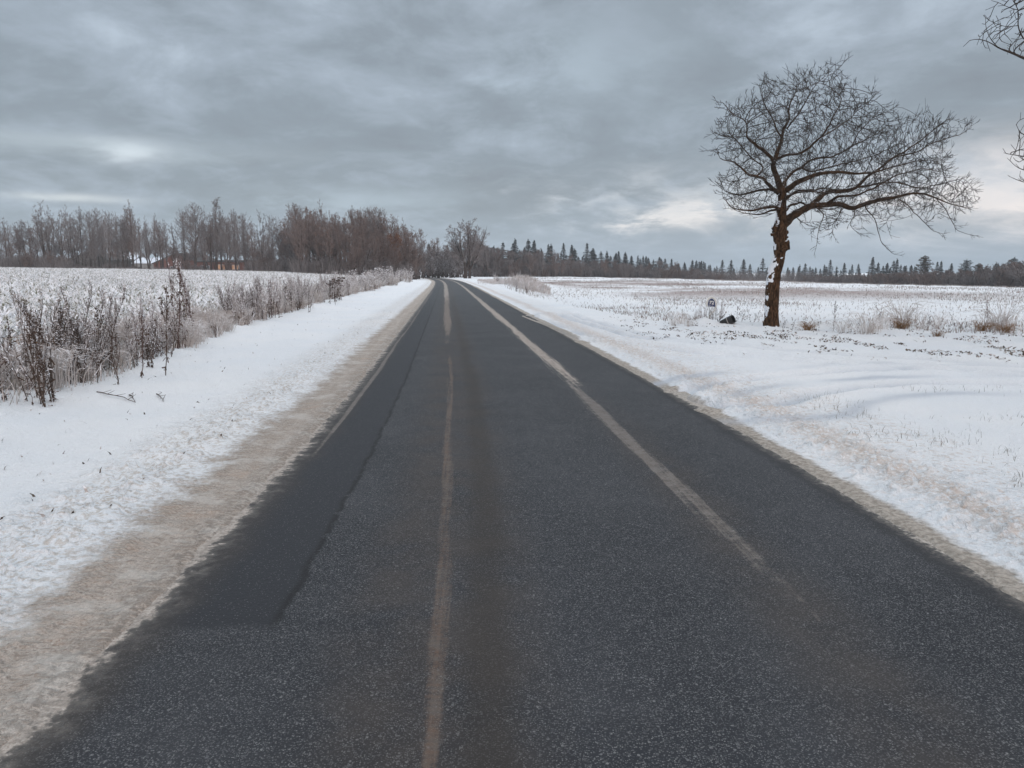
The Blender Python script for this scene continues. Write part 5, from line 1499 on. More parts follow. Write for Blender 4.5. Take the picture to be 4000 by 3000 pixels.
def build_sign():
    D = 24.0
    def q(X, Y, dd=0): return ray_at(2720 + .0904 * X, 1140 + .0904 * Y, D + dd)
    foot = q(500, 1310)
    o = np.array([foot[0], D, foot[2]])
    root = empty('house_number_sign', tuple(o))
    tag(root, 'blue arched plate with number 72 in a curved white tube stand left of the oak', 'sign')
    pts = [(470, 1500), (495, 1310), (548, 1210), (566, 1120), (578, 1040), (625, 955), (700, 890), (765, 830), (812, 750), (832, 660), (840, 560), (842, 450), (830, 380), (790, 300), (725, 248), (655, 230), (585, 248), (520, 300), (482, 370), (465, 450), (455, 540), (445, 640)]
    P = np.array([q(a, b) for a, b in pts]) - o
    tt = np.linspace(0, len(P) - 1, 110)
    Q = np.stack([np.interp(tt, np.arange(len(P)), P[:, k]) for k in range(3)], 1)
    for _ in range(6): Q[1:-1] = (Q[:-2] + 2 * Q[1:-1] + Q[2:]) / 4
    mb = MB(); mb.tube(Q, 0.029, 12, 0)
    link('stand', mb.mesh('sign_stand', [M_SIGNWHITE], True), root)
    # D-shaped plate
    arc = [(508, 640), (505, 570), (512, 470), (540, 385), (590, 325), (655, 300), (720, 318), (775, 370), (803, 450), (808, 560), (800, 660)]
    A = np.array([q(a, b, -.035) for a, b in arc]) - o
    B = A + [0, .02, 0]
    n = len(A); pb = MB()
    V = np.vstack([A, B])
    pb.add(V, [list(range(n))]); pb.add(V, [list(range(2 * n - 1, n - 1, -1))])
    pb.add(V, [(i, n + i, n + (i + 1) % n, (i + 1) % n) for i in range(n)])
    pl = link('plate', pb.mesh('sign_plate', [M_SIGNBLUE]), root)
    # digits as real lettering
    cu = bpy.data.curves.new('number_text', 'FONT'); cu.body = '72'; cu.size = .155; cu.extrude = .002; cu.offset = .0055; cu.align_x = 'CENTER'; cu.align_y = 'CENTER'
    to = bpy.data.objects.new('number', cu); COL.objects.link(to)
    bpy.context.view_layer.update()
    me = bpy.data.meshes.new_from_object(to.evaluated_get(bpy.context.evaluated_depsgraph_get()))
    bpy.data.objects.remove(to)
    me.materials.clear(); me.materials.append(M_DIGIT)
    d = link('number', me, pl)
    c = q(663, 475, -.04) - o
    d.location = c; d.rotation_euler = (math.pi / 2, 0.05, 0)
    lb = MB()
    a = q(540, 600, -.038) - o; b = q(770, 635, -.038) - o
    lb.add([a + [0, 0, -.012], b + [0, 0, -.012], b + [0, 0, .012], a + [0, 0, .012], a + [0, .003, -.012], b + [0, .003, -.012], b + [0, .003, .012], a + [0, .003, .012]],
           [(0, 1, 2, 3), (7, 6, 5, 4), (3, 2, 6, 7), (0, 4, 5, 1)])
    M = mat('grey_band', (0.35, 0.35, 0.42), .5, .3)[0]
    link('band', lb.mesh('sign_band', [M]), pl)
    # black tube lying on its side in the snow
    D2 = 22.5
    def q2(X, Y, dd=0): return ray_at(2720 + .0904 * X, 1140 + .0904 * Y, D2 + dd)
    e0 = q2(1100, 1400, .12); e1 = q2(1600, 1165, -.12)
    ax = e1 - e0; L = np.linalg.norm(ax); ax /= L
    up = np.array([0, 0, 1.]) - ax * ax[2]; up /= np.linalg.norm(up); sd = np.cross(ax, up)
    root2 = empty('black_tube', tuple(e0))
    tag(root2, 'open black plastic tube with grey strap lying tilted in the snow between sign and oak', 'tube')
    k = 24; ang = np.arange(k) * 2 * np.pi / k
    def ring(t, rr_, ry):
        ca, sa = np.cos(ang), np.sin(ang)
        fx = np.sign(ca) * np.abs(ca) ** .7 * ry; fz = np.sign(sa) * np.abs(sa) ** .8 * rr_
        return ax * t + fx[:, None] * sd + fz[:, None] * up
    prof = [(0, .110, .12), (.02, .122, .13), (L * .5, .126, .135), (L - .03, .13, .14), (L, .125, .136), (L, .108, .12), (L - .25, .105, .115), (.05, .10, .11)]
    V = np.concatenate([ring(*p) for p in prof]); a = np.arange(k); b = (a + 1) % k
    m1 = MB(); m1.add(V, np.concatenate([np.stack([a + i * k, b + i * k, b + (i + 1) * k, a + (i + 1) * k], 1) for i in range(len(prof) - 1)]))
    m1.add(ring(0, .110, .12), [list(range(k))[::-1]])
    link('body', m1.mesh('tube_body', [M_BLACK], False), root2)
    m2 = MB(); sp = [(L * .60, .129, .1385), (L * .60 + .004, .135, .145), (L * .60 + .022, .135, .145), (L * .60 + .026, .129, .1385)]
    V = np.concatenate([ring(*p) for p in sp])
    m2.add(V, np.concatenate([np.stack([a + i * k, b + i * k, b + (i + 1) * k, a + (i + 1) * k], 1) for i in range(3)]))
    link('strap', m2.mesh('tube_strap', [M_STRAP], True), root2)
    # snow lying on its top
    mb = MB()
    pts = []
    tt = np.linspace(.02, L * .93, 14)
    us = np.linspace(-1, 1, 7)
    V = []
    for t in tt:
        for u in us:
            th = .035 * (1 - u * u) * (0.8 + .4 * vnoise(np.array([t * 9]), np.array([u * 2]), 3)[0]) * min(1, (t) / .05, (L * .95 - t) / .04)
            V.append(ax * t + sd * u * .10 + up * (.118 - .03 * u * u + th))
    n1, n2 = 14, 7
    fq = [(i * n2 + j, (i + 1) * n2 + j, (i + 1) * n2 + j + 1, i * n2 + j + 1) for i in range(n1 - 1) for j in range(n2 - 1)]
    mb.add(V, fq)
    Ms = mat('lying_snow', (0.82, 0.85, 0.9), .9, .2)[0]
    link('snow_cap', mb.mesh('tube_snow', [Ms], True), root2)
    # bent black rod
    mb = MB()
    P = np.array([q2(905, 1180, .1), q2(915, 1230, .05), q2(935, 1285, 0), q2(1010, 1210, 0), q2(1130, 1085, 0), q2(1245, 965, 0)])
    r0 = P[2].copy()
    mb.tube(P - r0, .011, 8, 0)
    ro = empty('metal_rod', tuple(r0)); tag(ro, 'thin bent black rod sticking out of the snow just left of the black tube', 'rod')
    link('rod', mb.mesh('metal_rod', [M_BLACK], True), ro)
    # drift of snow heaped round the foot of sign and tube is part of the ground relief


build_sign()

# ------------------------------------------------------------------ weeds
FW = (0.66, 0.66, 0.69)
M_STEM = frost_mat('weed_stem', (0.045, 0.032, 0.026), (0.10, 0.075, 0.062), (0.55, 0.53, 0.54), 14.0, 0.3, 0.22, cover=0.5)
M_DARKLEAF = frost_mat('withered_leaf', (0.050, 0.034, 0.026), (0.125, 0.092, 0.072), (0.62, 0.60, 0.61), 16.0, 0.3, 0.14, cover=0.52)
M_FROSTLEAF = frost_mat('frosted_leaf', (0.36, 0.33, 0.32), (0.55, 0.525, 0.52), (0.74, 0.74, 0.77), 12.0, 0.3, 0.02, cover=0.55)
M_REDSTEM = frost_mat('reddish_stem', (0.075, 0.048, 0.042), (0.15, 0.10, 0.09), (0.58, 0.52, 0.52), 14.0, 0.3, 0.26, cover=0.5)
M_STRAW = frost_mat('frosted_straw', (0.42, 0.375, 0.345), (0.58, 0.535, 0.515), (0.78, 0.77, 0.79), 5.0, 0.25, 0.12, cover=0.55)
M_RUSTGRASS = frost_mat('rusty_grass', (0.16, 0.085, 0.035), (0.28, 0.165, 0.08), (0.60, 0.52, 0.45), 7.0, 0.25, 0.36, cover=0.45)
M_SEED = frost_mat('seed_head', (0.05, 0.035, 0.028), (0.12, 0.085, 0.07), (0.60, 0.58, 0.60), 18.0, 0.4, 0.22, cover=0.5)


def leaf_quads(mb, C, size, rr, droop=0.6, mi=0, asp=0.35):
    n = len(C)
    u = rr.normal(0, 1, (n, 3)); u[:, 2] -= droop; u /= np.linalg.norm(u, axis=1, keepdims=True)
    w = np.cross(u, rr.normal(0, 1, (n, 3))); w /= np.linalg.norm(w, axis=1, keepdims=True) + 1e-9
    s = size * rr.uniform(0.5, 1.3, n)[:, None]
    mb.quads(C + u * s * 0.5, u * s * 0.5, w * s * 0.5 * asp, mi)


def curved_stem(rr, base, h, lean, n=8, wig=0.02):
    t = np.linspace(0, 1, n)
    w = np.cumsum(rr.normal(0, wig, (n, 2)), axis=0); w -= w[0]
    return np.stack([base[0] + lean[0] * t ** 1.5 + w[:, 0], base[1] + lean[1] * t ** 1.5 + w[:, 1], base[2] + h * t], 1)


def weed(seed, kind, h=1.4):
    rr = np.random.RandomState(seed)
    st = MB(); lf = MB()
    if kind == 'mugwort':
        stems = rr.randint(2, 5)
        for s in range(stems):
            hh = h * rr.uniform(.65, 1); P = curved_stem(rr, (rr.normal(0, .05), rr.normal(0, .05), -.05), hh, rr.normal(0, .16, 2), 10)
            st.tube(P, np.linspace(.0075, .0028, 10), 5, 0, False)
            for b in range(26):
                t = rr.uniform(.3, .98); f = t * 9; i = min(int(f), 8); p = P[i] * (1 - (f - i)) + P[i + 1] * (f - i)
                a = rr.uniform(0, 6.28); L = (.30 * (1.05 - t) + .06) * rr.uniform(.6, 1.2)
                d = np.array([math.cos(a) * .34, math.sin(a) * .34, .92]); d /= np.linalg.norm(d)
                p1 = p + d * L * .5; p2 = p1 + (d + [0, 0, .4]) * L * .5
                st.segs([p, p1], [p1, p2], .003, .002, 3, 0)
                m = 7
                c = np.linspace(0, 1, m)[:, None] * (p2 - p) + p + rr.normal(0, .012, (m, 3))
                leaf_quads(lf, c, .026, rr, .1, 1 if rr.rand() < .88 else 0, .5)
            # withered leaves hanging low
            m = 16
            tt = rr.uniform(.03, .42, m) * 9; ii = tt.astype(int)
            c = P[ii] * (1 - (tt - ii))[:, None] + P[ii + 1] * (tt - ii)[:, None] + rr.normal(0, .02, (m, 3))
            leaf_quads(lf, c, .065, rr, 1.8, 0, .26)
    elif kind == 'dock':
        P = curved_stem(rr, (0, 0, -.05), h, rr.normal(0, .14, 2), 10, .014)
        st.tube(P, np.linspace(.010, .004, 10), 6, 0, False)
        for b in range(9):
            t = rr.uniform(.35, .85); f = t * 9; i = int(f); p = P[i] * (1 - (f - i)) + P[i + 1] * (f - i)
            a = rr.uniform(0, 6.28); L = .35 * (1.1 - t) + .1
            d = np.array([math.cos(a) * .55, math.sin(a) * .55, .8])
            p2 = p + d * L
            st.segs([p], [p2], .004, .0025, 3, 0)
            c = np.linspace(.2, 1, 12)[:, None] * (p2 - p) + p + rr.normal(0, .012, (12, 3)); leaf_quads(lf, c, .028, rr, .3, 0, .8)
        c = P[np.full(30, 8)] + rr.normal(0, .012, (30, 3)); c[:, 2] += rr.uniform(-.3, .1, 30); leaf_quads(lf, c, .03, rr, .3, 0, .8)
        m = 20; tt = rr.uniform(.0, .5, m) * 9; ii = tt.astype(int); c = P[ii] + rr.normal(0, .015, (m, 3)); c[:, 2] += .02; leaf_quads(lf, c, .08, rr, 1.8, 0, .24)
    elif kind == 'umbel':
        for s in range(3):
            hh = h * rr.uniform(.7, 1); P = curved_stem(rr, (rr.normal(0, .08), rr.normal(0, .08), -.05), hh, rr.normal(0, .08, 2), 7, .008)
            st.tube(P, np.linspace(.006, .004, 7), 5, 0, False)
            top = P[-1]
            for r_ in range(9):
                a = rr.uniform(0, 6.28); q = top + np.array([math.cos(a) * .07, math.sin(a) * .07, .06]) * rr.uniform(.6, 1.2)
                st.segs([top], [q], .002, .0015, 3, 0); leaf_quads(lf, q + rr.normal(0, .008, (6, 3)), .03, rr, -.2, 1, .9)
            leaf_quads(lf, P[rr.randint(1, 5, 6)], .08, rr, 1.4, 0, .3)
    elif kind == 'willowherb':
        for s in range(11):
            hh = h * rr.uniform(.55, 1); P = curved_stem(rr, (rr.normal(0, .12), rr.normal(0, .12), -.05), hh, rr.normal(0, .10, 2), 7, .008)
            st.tube(P, np.linspace(.0055, .0022, 7), 4, 0, False)
            m = 26; tt = rr.uniform(.45, 1, m) * 5.99; ii = tt.astype(int)
            c = P[ii] * (1 - (tt - ii))[:, None] + P[ii + 1] * (tt - ii)[:, None] + rr.normal(0, .01, (m, 3)); leaf_quads(lf, c, .055, rr, -1.4, 1, .22)
            m = 12; tt = rr.uniform(.05, .55, m) * 5.99; ii = tt.astype(int)
            c = P[ii] * (1 - (tt - ii))[:, None] + P[ii + 1] * (tt - ii)[:, None]; leaf_quads(lf, c, .07, rr, 1.5, 0, .22)
    elif kind == 'sparse':
        for s in range(rr.randint(1, 3)):
            hh = h * rr.uniform(.7, 1); P = curved_stem(rr, (rr.normal(0, .03), rr.normal(0, .03), -.05), hh, rr.normal(0, .22, 2), 8, .018)
            st.tube(P, np.linspace(.006, .0025, 8), 4, 0, False)
            for b in range(8):
                t = rr.uniform(.3, .95) * 6.99; i = int(t); p = P[i] * (1 - (t - i)) + P[i + 1] * (t - i); a = rr.uniform(0, 6.28)
                p2 = p + np.array([math.cos(a) * .5, math.sin(a) * .5, .8]) * rr.uniform(.06, .25)
                st.segs([p], [p2], .003, .0018, 3, 0); leaf_quads(lf, p2 + rr.normal(0, .012, (4, 3)), .035, rr, .4, 0, .6)
            leaf_quads(lf, P[rr.randint(0, 5, 9)] + rr.normal(0, .01, (9, 3)), .07, rr, 1.5, 0, .3)
    return st, lf


def tussock(seed, h=.5, n=260, spread=.16, arch=.35):
    rr = np.random.RandomState(seed)
    mb = MB()
    a = rr.uniform(0, 6.28, n); r = np.abs(rr.normal(0, spread, n))
    base = np.stack([np.cos(a) * r, np.sin(a) * r, np.full(n, -.04)], 1)
    hh = h * rr.uniform(.4, 1.1, n); o = np.stack([np.cos(a + rr.normal(0, .5, n)), np.sin(a + rr.normal(0, .5, n))], 1) * (arch * hh * rr.uniform(.3, 1.4, n))[:, None]
    p0 = base; p1 = base.copy(); p1[:, :2] += o * .3; p1[:, 2] += hh * .55
    p2 = p1.copy(); p2[:, :2] += o * .6; p2[:, 2] += hh * .35
    p3 = p2.copy(); p3[:, :2] += o * .7; p3[:, 2] -= hh * .05 * rr.uniform(-1, 3, n)
    mb.segs(p0, p1, .0045, .004, 3, 0); mb.segs(p1, p2, .004, .003, 3, 0); mb.segs(p2, p3, .003, .002, 3, 0)
    return mb


def build_weeds():
    rr = np.random.RandomState(21)
    def wp(seed, kind, h, stm, m0, m1, name):
        a, b = weed(seed, kind, h)
        return proto(name, [('stem', a, [stm]), ('leaves', b, [m0, m1])], cat='plant')
    mug = [wp(401, 'mugwort', 1.45, M_STEM, M_DARKLEAF, M_FROSTLEAF, 'dead_weed'), wp(402, 'mugwort', 1.45, M_STEM, M_DARKLEAF, M_FROSTLEAF, 'dead_weed'), wp(403, 'mugwort', 1.45, M_REDSTEM, M_DARKLEAF, M_FROSTLEAF, 'dead_weed'), wp(404, 'mugwort', 1.45, M_STEM, M_DARKLEAF, M_SEED, 'dead_weed')]
    dock = [wp(411, 'dock', 1.3, M_STEM, M_SEED, M_SEED, 'dead_dock'), wp(412, 'dock', 1.3, M_REDSTEM, M_SEED, M_SEED, 'dead_dock')]
    umb = [wp(421, 'umbel', 1.0, M_STEM, M_DARKLEAF, M_SEED, 'dried_umbel')]
    wil = [wp(431, 'willowherb', 1.3, M_STEM, M_DARKLEAF, M_FROSTLEAF, 'frosted_weed'), wp(432, 'willowherb', 1.3, M_REDSTEM, M_DARKLEAF, M_FROSTLEAF, 'frosted_weed'), wp(433, 'willowherb', 1.3, M_STRAW, M_STRAW, M_FROSTLEAF, 'frosted_weed')]
    spa = [wp(441, 'sparse', .9, M_STEM, M_DARKLEAF, M_SEED, 'dry_stalk'), wp(442, 'sparse', .9, M_STEM, M_SEED, M_SEED, 'dry_stalk'), wp(443, 'sparse', .9, M_REDSTEM, M_SEED, M_SEED, 'dry_stalk')]
    tus = [proto('grass_tuft', [('blades', tussock(451), [M_STRAW])], cat='grass tuft'), proto('grass_tuft', [('blades', tussock(452, .45, 200, .16, .4), [M_STRAW])], cat='grass tuft')]
    bnk = [proto('grass_tuft', [('blades', tussock(471, .5, 46, .13, .7), [M_STRAW])], cat='grass tuft'), proto('grass_tuft', [('blades', tussock(472, .5, 34, .2, .6), [M_STRAW])], cat='grass tuft')]
    rus = [proto('grass_tuft', [('blades', tussock(461, .4, 130, .13, .6), [M_RUSTGRASS])], cat='grass tuft')]

    def put(pr, x, y, h, hp, label, cat, group=None, sw=1.0, tilt=0.08):
        z = float(ground_z(x, y))
        sc = h / hp
        return place(pr, (x, y, z), rr.uniform(0, 6.28), (sc * sw, sc * sw, sc), label, cat, group, (rr.normal(0, tilt), rr.normal(0, tilt)))
    def pput(pr, px, py, hpx, hp, label, cat, group=None, sw=1.0, tilt=.08):
        x, y = gp(px, py)
        # second pass for the real ground height there
        z = float(ground_z(x, y)); x, y = gp(px, py, z)
        h = hpx / F * y
        return put(pr, x, y, h, hp, label, cat, group, sw, tilt)
    GW = 'dead weeds along the left verge'
    # nearest ones, measured singly
    pput(mug[3], 178, 1590, 470, 1.40, 'nearest tall dead weed at the left verge, its dark leafy foot in front', 'plant', None, .8, .05)
    pput(mug[0], 140, 1535, 450, 1.40, 'dark thick-stemmed weed just behind the nearest one at the left photo edge', 'plant', None, .8)
    pput(dock[0], 28, 1555, 260, 1.3, 'leaning dark stalk at the very left border of the photo', 'plant', None, 1, .15)
    pput(mug[1], 330, 1500, 330, 1.40, 'dark drooping weed clump foot right of the brown shrubby tangle', 'plant', None, .9)
    pput(mug[3], 462, 1500, 300, 1.40, 'black-leaved weed at the front of the second group, hanging leaf clusters low', 'plant', None, .8)
    pput(dock[1], 555, 1480, 290, 1.3, 'single dark weed with clotted foot at the right end of the front group', 'plant', None, .8)
    pput(mug[2], 760, 1330, 330, 1.40, 'tall reddish weed rising above the frosted verge plants', 'plant', None, .9)
    pput(dock[0], 645, 1460, 370, 1.3, 'tall thin weed standing free in the snow beside the front group', 'plant', None, .7)
    pput(dock[1], 695, 1370, 330, 1.3, 'tall reddish-brown dock left of the tall reddish weed', 'plant', None, .9)
    for px, py in ((1300, 1180), (1335, 1175), (1290, 1190)):
        pput(umb[0], px, py + rr.uniform(-4, 4), 95, 1.0, 'dried umbel plant with flat brown seed plates at the verge', 'plant', 'dried umbels with flat seed plates', 1.6)
    # the belt
    kinds = [(mug, 1.40, 'frosted grey-brown mugwort stem in the weed belt left of the road'), (dock, 1.3, 'dark dried dock stalk in the weed belt left of the road'), (wil, 1.25, 'frost-white clump of slender stems in the weed belt left of the road')]
    cnt = 0
    for i in range(1400):
        if cnt >= 270: break
        y = 8.2 * math.exp(rr.uniform(0, math.log(105 / 8.2)))
        b = np.interp(y, [8.5, 10.7, 16, 25, 42, 60, 103], [5.9, 5.8, 6.2, 6.8, 7.1, 7.1, 7.3])
        s = -(b + abs(rr.normal(0, 1.0 if y < 30 else 1.3)) - 0.05)
        dens = vnoise(np.array([y * .5 + 3]), np.array([s * .4]), 77)[0]
        if rr.rand() > sst(dens, .25, .6) * (.45 if y < 17 else .9) + .05: continue
        x = float(xc(y)) + s
        if abs(x / y) > .80: continue
        if y < 22: k = [0, 2, 1, 2, 2][rr.randint(5)]
        else: k = [0, 2, 2, 2][rr.randint(4)]
        prs, hp, lab = kinds[k]
        h = (.40 + .85 * rr.rand() ** 1.5) * (1.0 if y < 24 else 1.35)
        put(prs[rr.randint(len(prs))], x, y, h, hp, lab, 'plant', GW + (' (slender frosted ones)' if k == 2 else ' (docks)' if k == 1 else ' (mugwort)'), rr.uniform(.8, 1.3))
        cnt += 1
    # brown shrubby tangle of the first group: extra dark weeds close together
    for i in range(16):
        px = rr.uniform(200, 430); py = rr.uniform(1400, 1475)
        pput(mug[[0, 1, 3][rr.randint(3)]], px, py, rr.uniform(230, 360), 1.4, 'tangled dark-footed mugwort in the dense brown clump near the left photo edge', 'plant', 'mugwort of the dense brown clump', 1.1, .14)
    for i in range(10):
        px = rr.uniform(960, 1230); py = 1235 - (px - 960) * .12 + rr.uniform(-6, 10)
        pput(mug[[0, 2, 3][rr.randint(3)]], px, py, rr.uniform(110, 170), 1.4, 'dark-footed weed in the brown thicket halfway along the left verge', 'plant', 'weeds of the brown thicket', 1.0, .1)
    # reeds and frosty grass by the bend, both sides
    for i in range(26):
        px = rr.uniform(1330, 1640); py = np.interp(px, [1330, 1640], [1150, 1092]) + rr.uniform(-8, 4)
        pput(wil[[0, 2][rr.randint(2)]], px, py, rr.uniform(45, 85) * np.interp(px, [1330, 1640], [1.2, .7]), 1.25, 'rime-covered reed clump at the verge near the road bend', 'plant', 'rimed reeds near the road bend', 2.2, .05)
    for i in range(34):
        px = rr.uniform(1930, 2130); py = np.interp(px, [1930, 2000, 2130], [1105, 1118, 1140]) - rr.uniform(0, 16)
        pput(wil[[2, 0, 2][rr.randint(3)]], px, py, rr.uniform(22, 30 + 32 * math.exp(-((px - 2050) / 60) ** 2)), 1.25, 'pale pinkish reed clump on the grassy mound right of the road', 'plant', 'reeds on the roadside mound', 1.1, .08)
    # tufts on the left
    for i in range(110):
        y = 8.5 * math.exp(rr.uniform(0, math.log(70 / 8.5)))
        b = np.interp(y, [8.5, 10.7, 16, 25, 42, 60, 103], [6.2, 6.1, 6.4, 6.9, 7.1, 7.1, 7.3])
        s = -(b + abs(rr.normal(0, .9)) + .15); x = float(xc(y)) + s
        if abs(x / y) > .80: continue
        put(tus[rr.randint(2)], x, y, rr.uniform(.28, .62), .5, 'frosted straw-coloured grass tuft among the weeds of the left verge', 'grass tuft', 'frosted grass tufts in the left weed belt', rr.uniform(.8, 1.2), .1)
    pput(rus[0], 985, 1225, 75, .42, 'mossy ochre grass tuft slumped over the snow halfway along the left verge', 'grass tuft', None, 1.0)
    pput(rus[0], 640, 1330, 70, .42, 'brown grass tuft under the weeds at the end of the front group', 'grass tuft', None, 1.2)
    pput(rus[0], 240, 1400, 120, .42, 'rust-coloured grass within the dense brown clump', 'grass tuft', None, 1.2)
    # right bank
    RB = 'on the bank behind the field entrance'
    for px, py, h, lab in ((3160, 1292, 44, 'yellow-brown grass tuft right of the oak foot on the bank'), (3520, 1284, 48, 'rusty grass tuft with long pale stalks in the middle of the bank'), (3835, 1295, 44, 'wide rusty grass tuft toward the right end of the bank'), (3925, 1300, 42, 'brown collapsed grass tuft at the right end of the bank'), (3660, 1315, 30, 'little rusty tuft low on the bank between the two large ones')):
        pput(rus[0], px, py, h, .42, lab, 'grass tuft', None, 1.0 if h < 60 else 1.15)
    for px, py, h in ((3520, 1278, 120), (3540, 1276, 100), (3915, 1285, 120), (3890, 1290, 90), (3840, 1290, 90), (3380, 1288, 95), (3405, 1290, 80), (3440, 1285, 90), (3290, 1290, 60), (2690, 1262, 55), (2660, 1262, 60), (2630, 1263, 45), (3600, 1285, 70), (3950, 1290, 80), (3660, 1285, 70)):
        pput(bnk[rr.randint(2)], px, py, h, .5, 'sparse pale grass tuft ' + RB, 'grass tuft', 'pale grass tufts on the right bank', rr.uniform(.6, .95))
    pput(dock[0], 3257, 1288, 125, 1.3, 'tall black-leaved weed on the bank right of the yellow-brown tuft', 'plant', None, .6)
    pput(dock[1], 3856, 1290, 125, 1.3, 'dark upright weed growing out of the wide rusty tuft', 'plant', None, .6)
    pput(spa[0], 3440, 1280, 95, .9, 'thin dark spike standing between the pale stalks mid-bank', 'plant', None, .5)
    pput(spa[1], 3735, 1290, 90, .9, 'leaning forked dry stalk on the bank between the rusty tufts', 'plant', None, .8, .25)
    pput(spa[2], 3148, 1280, 60, .9, 'thin straight stalk just behind the yellow-brown tuft', 'plant', None, .5)
    for px, py, h in ((2752, 1256, 62), (2770, 1256, 75), (2790, 1256, 70), (2815, 1258, 85), (2735, 1258, 55), (2878, 1262, 65), (2895, 1262, 55), (2930, 1262, 60), (2945, 1262, 52), (2960, 1262, 48), (3060, 1280, 60), (3095, 1282, 50), (2715, 1260, 45),
                      (3200, 1285, 55), (3330, 1290, 60), (3620, 1290, 75), (3480, 1290, 60), (3785, 1295, 55), (3970, 1300, 60), (3350, 1285, 70), (3555, 1292, 70)):
        pput(spa[rr.randint(3)] if px > 2830 else wil[rr.randint(2)], px, py, h, .9 if px > 2830 else 1.25, 'thin frosted stalk on the bank between the number sign and the photo edge', 'plant', 'thin stalks along the bank', .8 if px > 2830 else .9)
    # fallen twigs on the left snow
    for (px, py, dx, dy, lab) in ((380, 1545, 150, 28, 'long thin fallen twig with side shoots lying on the snow before the front weeds'), (505, 1548, 22, 22, 'short dark twig lying at an angle on the snow before the front weeds'), (612, 1545, 25, 26, 'short curved stick in the snow farther right than the long twig')):
        a = np.array(gp(px, py)); b = np.array(gp(px + dx, py + dy))
        o = np.array([a[0], a[1], float(ground_z(*a))])
        mb = MB(); n = 7; t = np.linspace(0, 1, n)
        P = np.stack([a[0] + (b[0] - a[0]) * t, a[1] + (b[1] - a[1]) * t, np.array([float(ground_z(*(a + (b - a) * q))) + .012 + .02 * math.sin(q * 3.1) for q in t])], 1) - o
        P[1:-1] += rr.normal(0, .012, (n - 2, 3)) * [1, 1, .3]
        mb.tube(P, np.linspace(.008, .004, n), 5, 0)
        for j in range(1, n - 1):
            d = rr.normal(0, 1, 3); d[2] = abs(d[2]) * .5; d /= np.linalg.norm(d); L = .12 * np.linalg.norm(b - a)
            mb.segs([P[j]], [P[j] + d * L], .004, .002, 3, 0)
        w = empty('fallen_twig', tuple(o)); tag(w, lab, 'twig'); link('twig', mb.mesh('fallen_twig', [M_STEM]), w)


build_weeds()


# ------------------------------------------------------------------ uncountable cover: crop, stubble, grass, litter
def scatter(name, n, sampler, hfun, wfun, mats_, label, cat, leaf=False, lean=.5, seed=1, zoff=-.02):
    rr = np.random.RandomState(seed)
    x, y = sampler(rr, n)
    z = ground_z(x, y) + zoff
    n = len(x)
    dist = np.hypot(x, y)
    h = hfun(rr, x, y, dist); w = wfun(rr, x, y, dist)
    a = rr.uniform(0, 6.28, n)
    U = np.stack([np.cos(a), np.sin(a), np.zeros(n)], 1) * (w / 2)[:, None]
    ln = np.stack([rr.normal(0, lean, n), rr.normal(0, lean, n)], 1) * h[:, None]
    b = np.stack([x, y, z], 1)
    mid = b + np.concatenate([ln * .35, (h * .55)[:, None]], 1)
    tip = b + np.concatenate([ln, (h * rr.uniform(.75, 1.0, n))[:, None]], 1)
    if leaf:
        V = np.stack([b - U * .25, b + U * .25, mid + U, tip + U * .15, tip - U * .15, mid - U], 1).reshape(-1, 3)
        f = np.arange(n)[:, None] * 6
        F1 = np.concatenate([f + 0, f + 1, f + 2, f + 5], 1); F2 = np.concatenate([f + 5, f + 2, f + 3, f + 4], 1)
    else:
        V = np.stack([b - U, b + U, mid + U * .8, mid - U * .8, tip + U * .2, tip - U * .2], 1).reshape(-1, 3)
        f = np.arange(n)[:, None] * 6
        F1 = np.concatenate([f + 0, f + 1, f + 2, f + 3], 1); F2 = np.concatenate([f + 3, f + 2, f + 4, f + 5], 1)
    mi = (rr.rand(n) * len(mats_)).astype(int)
    me = mk_mesh(name, V, [F1, F2], mats_, np.concatenate([mi, mi]))
    o = link(name, me)
    tag(o, label, cat, kind='stuff')
    return o


def leafmat(name, c1, c2, frost, sc, lo, hi):
    m, t, b = mat(name, c1, .9, .15)
    P = t.node('ShaderNodeTexCoord').outputs['Object']
    n = t.noise(P, sc, 3, .6); n2 = t.noise(P, sc * .21, 3, .6)
    c = t.mix(t.step(n2, .4, .65), c1, c2)
    c = t.mix(t.step(n, lo, hi), c, frost)
    t.put(b.inputs['Base Color'], c)
    return m


M_CROP = leafmat('frosted_crop', (0.15, 0.155, 0.11), (0.21, 0.195, 0.165), (0.64, 0.65, 0.65), 5.0, .42, .58)
M_CROP2 = leafmat('frosted_crop_pale', (0.34, 0.33, 0.29), (0.42, 0.38, 0.36), (0.78, 0.79, 0.82), 5.0, .34, .50)
M_STUB = leafmat('stubble', (0.22, 0.17, 0.15), (0.30, 0.25, 0.22), (0.70, 0.69, 0.72), 3.0, .48, .62)
M_BLADE = leafmat('grass_blade', (0.20, 0.20, 0.18), (0.30, 0.28, 0.25), (0.60, 0.62, 0.65), 9.0, .5, .65)
M_LITTER = leafmat('leaf_litter', (0.045, 0.035, 0.028), (0.11, 0.08, 0.055), (0.5, 0.49, 0.48), 12.0, .58, .66)
M_UNDER = frost_mat('undergrowth', (0.125, 0.110, 0.108), (0.190, 0.168, 0.163), (0.36, 0.35, 0.36), .8, .3, .45, cover=.45, obj_var=False)


